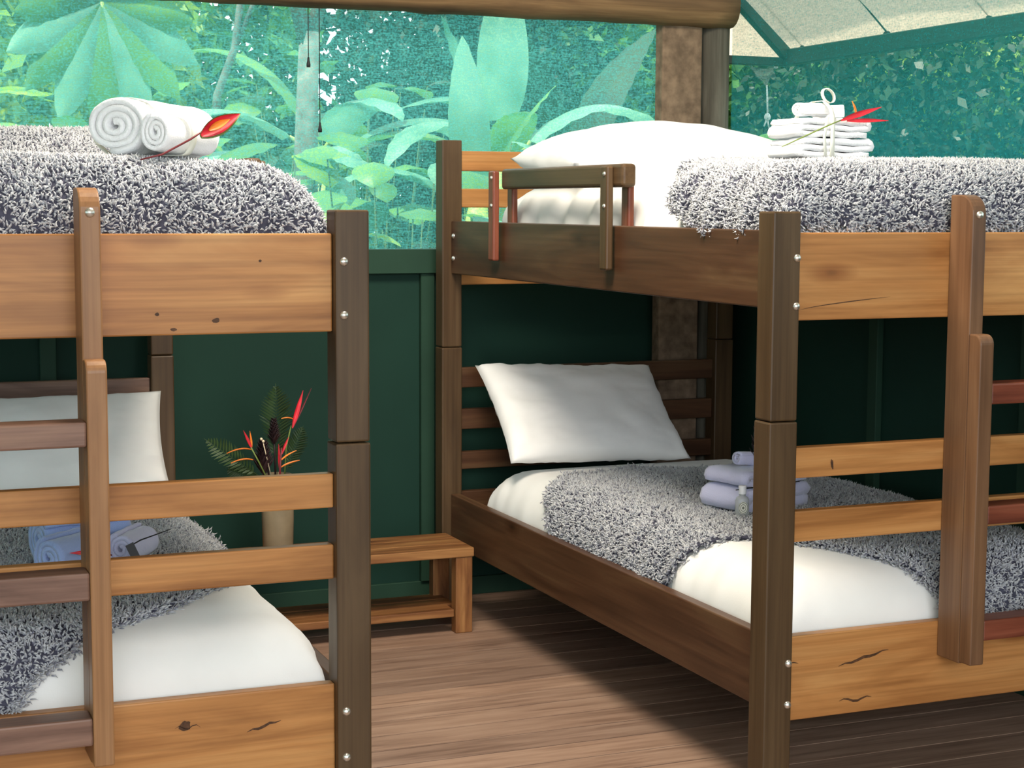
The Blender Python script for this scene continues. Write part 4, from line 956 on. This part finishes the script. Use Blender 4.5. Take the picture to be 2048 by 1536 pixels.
# leafy trees: crown of many small leaves
def crown_np(c, rad, n, size, rng):
    P = rng.normal(0, 1, (n, 3)); P /= np.linalg.norm(P, axis=1, keepdims=True); P *= (rng.random((n, 1)) ** 0.45) * np.array(rad); P += np.array(c)
    # cluster
    cl = rng.normal(0, 1, (max(6, n // 60), 3)) * np.array(rad) * 0.55 + np.array(c); pick = rng.integers(0, len(cl), n)
    k = rng.random((n, 1)); P = np.where(k < 0.6, cl[pick] + rng.normal(0, 1, (n, 3)) * np.array(rad) * 0.16, P)
    kk = (((P - np.array(c)) / np.array(rad)) ** 2).sum(1); sc_ = np.where(kk > 1.1, np.sqrt(1.1 / kk), 1)[:, None] * np.where(kk > 1.1, rng.uniform(0.75, 1, n), 1)[:, None]; P = np.array(c) + (P - np.array(c)) * sc_
    d = rng.normal(0, 1, (n, 3)); d[:, 2] -= 0.5; d /= np.linalg.norm(d, axis=1, keepdims=True); s = np.cross(d, rng.normal(0, 1, (n, 3))); s /= np.linalg.norm(s, axis=1, keepdims=True) + 1e-9
    u = np.cross(s, d); L = size * rng.uniform(0.6, 1.4, (n, 1)); wd = L * 0.26
    q = [P, P + d * L * .4 + s * wd + u * L * .08, P + d * L, P + d * L * .4 - s * wd + u * L * .08]
    V = np.stack(q, 1).reshape(-1, 3); F = np.arange(4 * n).reshape(n, 4); return V, F
def leafy(loc, crown_c, rad, n, size, label, mat, seed, trunk=True, name='leafy_tree', group=None, bark='bark_dark', tw=0.09):
    rng = np.random.default_rng(seed); t = empty(name, label, 'tree', loc, 0, group)
    V, F = crown_np(crown_c, rad, n, size, rng); mk_np('foliage', V, F, M[mat], t, smooth=False)
    cc = Vector(crown_c); tube('trunk', [(0, 0, 0), (cc.x * .4, cc.y * .4, cc.z * .6), (cc.x, cc.y, cc.z + rad[2] * .4)], [tw, tw * .75, tw * .35], M[bark], t, 9)
    return t
trees = [
 ((0.9, 9.5, G), (0, 0, 2.7), (1.1, 0.8, 1.3), 5200, 0.13, 'lf_bright', 'bright yellow-green leafy tree at the far left behind the mesh'),
 ((2.0, 10.5, G), (0, 0, 2.6), (1.0, 0.8, 1.5), 6500, 0.12, 'lf_mid', 'mid-green leafy tree behind the pale sapling'),
 ((3.05, 11.0, G), (0, 0, 3.2), (0.55, 0.6, 1.0), 1300, 0.11, 'lf_dark', 'dark-trunked tree with gaps of sky right of the pale trunk'),
 ((4.55, 11.5, G), (0, 0, 2.9), (1.1, 0.8, 1.4), 11000, 0.11, 'lf_dark', 'dark leafy tree above the upright banana leaf'),
 ((5.9, 11.5, G), (0, 0, 2.9), (1.3, 0.9, 1.6), 10000, 0.13, 'lf_mid', 'leafy tree behind the log beam end'),
 ((3.3, 12.5, G), (0, 0, 1.6), (1.6, 0.8, 1.1), 7000, 0.12, 'lf_mid', 'low dense bush far behind the pale trunk'),
 ((1.3, 12.5, G), (0, 0, 1.8), (1.8, 0.8, 1.5), 7500, 0.12, 'lf_mid', 'low dense bush far behind at the left'),
 ((5.6, 13.5, G), (0, 0, 1.8), (2.0, 0.8, 1.7), 8000, 0.13, 'lf_dark', 'dark dense bush far behind the banana plants'),
 ((6.2, 8.9, G), (0, 0, 2.2), (1.0, 0.9, 1.7), 14000, 0.075, 'lf_dark', 'dark bush outside the right mesh, left part'),
 ((7.5, 9.8, G), (0, 0, 2.8), (0.9, 0.8, 1.1), 8000, 0.08, 'lf_bright', 'bright yellow-green tree outside the right mesh at the picture edge'),
 ((8.0, 8.2, G), (0, 0, 1.9), (1.3, 1.2, 1.6), 18000, 0.075, 'lf_dark', 'dark bush outside the right mesh, picture edge'),
 ((9.8, 12.0, G), (0, 0, 2.4), (2.6, 1.0, 2.2), 22000, 0.10, 'lf_dark', 'dark tree mass far beyond the right mesh'),
 ((7.4, 12.6, G), (0, 0, 2.2), (1.8, 0.9, 2.0), 18000, 0.10, 'lf_dark', 'dark tree mass beyond the room corner'),
 ((11.2, 8.0, G), (0, 0, 2.4), (1.8, 2.4, 2.2), 20000, 0.10, 'lf_dark', 'dark tree mass far right beyond the awning'),
 ((-1.2, 10.0, G), (0, 0, 2.3), (1.6, 1.0, 1.9), 7000, 0.14, 'lf_mid', 'leafy tree outside beyond the left picture edge'),
]
for i, (loc, cc, rad, n, sz, mt, lb) in enumerate(trees): leafy(loc, cc, rad, n, sz, lb, mt, 100 + i)

# ------------------------------------------------------------------ repeats share a group
GROUPS = {'bunk_bed': 'bunk beds', 'mattress': 'white mattresses on the four berths', 'fleece_blanket': 'grey fleece throws on the four berths', 'pillow': 'white pillows on the berths',
          'rolled_towel': 'rolled towels on the berths', 'folded_towel': 'folded towels on the berths', 'ribbon': 'cream ribbons round the towels', 'heliconia_flower': 'heliconia flowers',
          'ginger_flower': 'dark ginger flowers in the vase', 'fern_frond': 'fern fronds in the vase', 'blind_cord': 'blind cords at the back mesh', 'banana_plant': 'banana plants outside',
          'broad_leaved_plant': 'broad-leaved clumps outside', 'leafy_tree': 'leafy trees and bushes outside'}
for o in bpy.data.objects:
    g = GROUPS.get(o.name.split('.')[0])
    if g and o.parent is None and 'label' in o: o['group'] = g
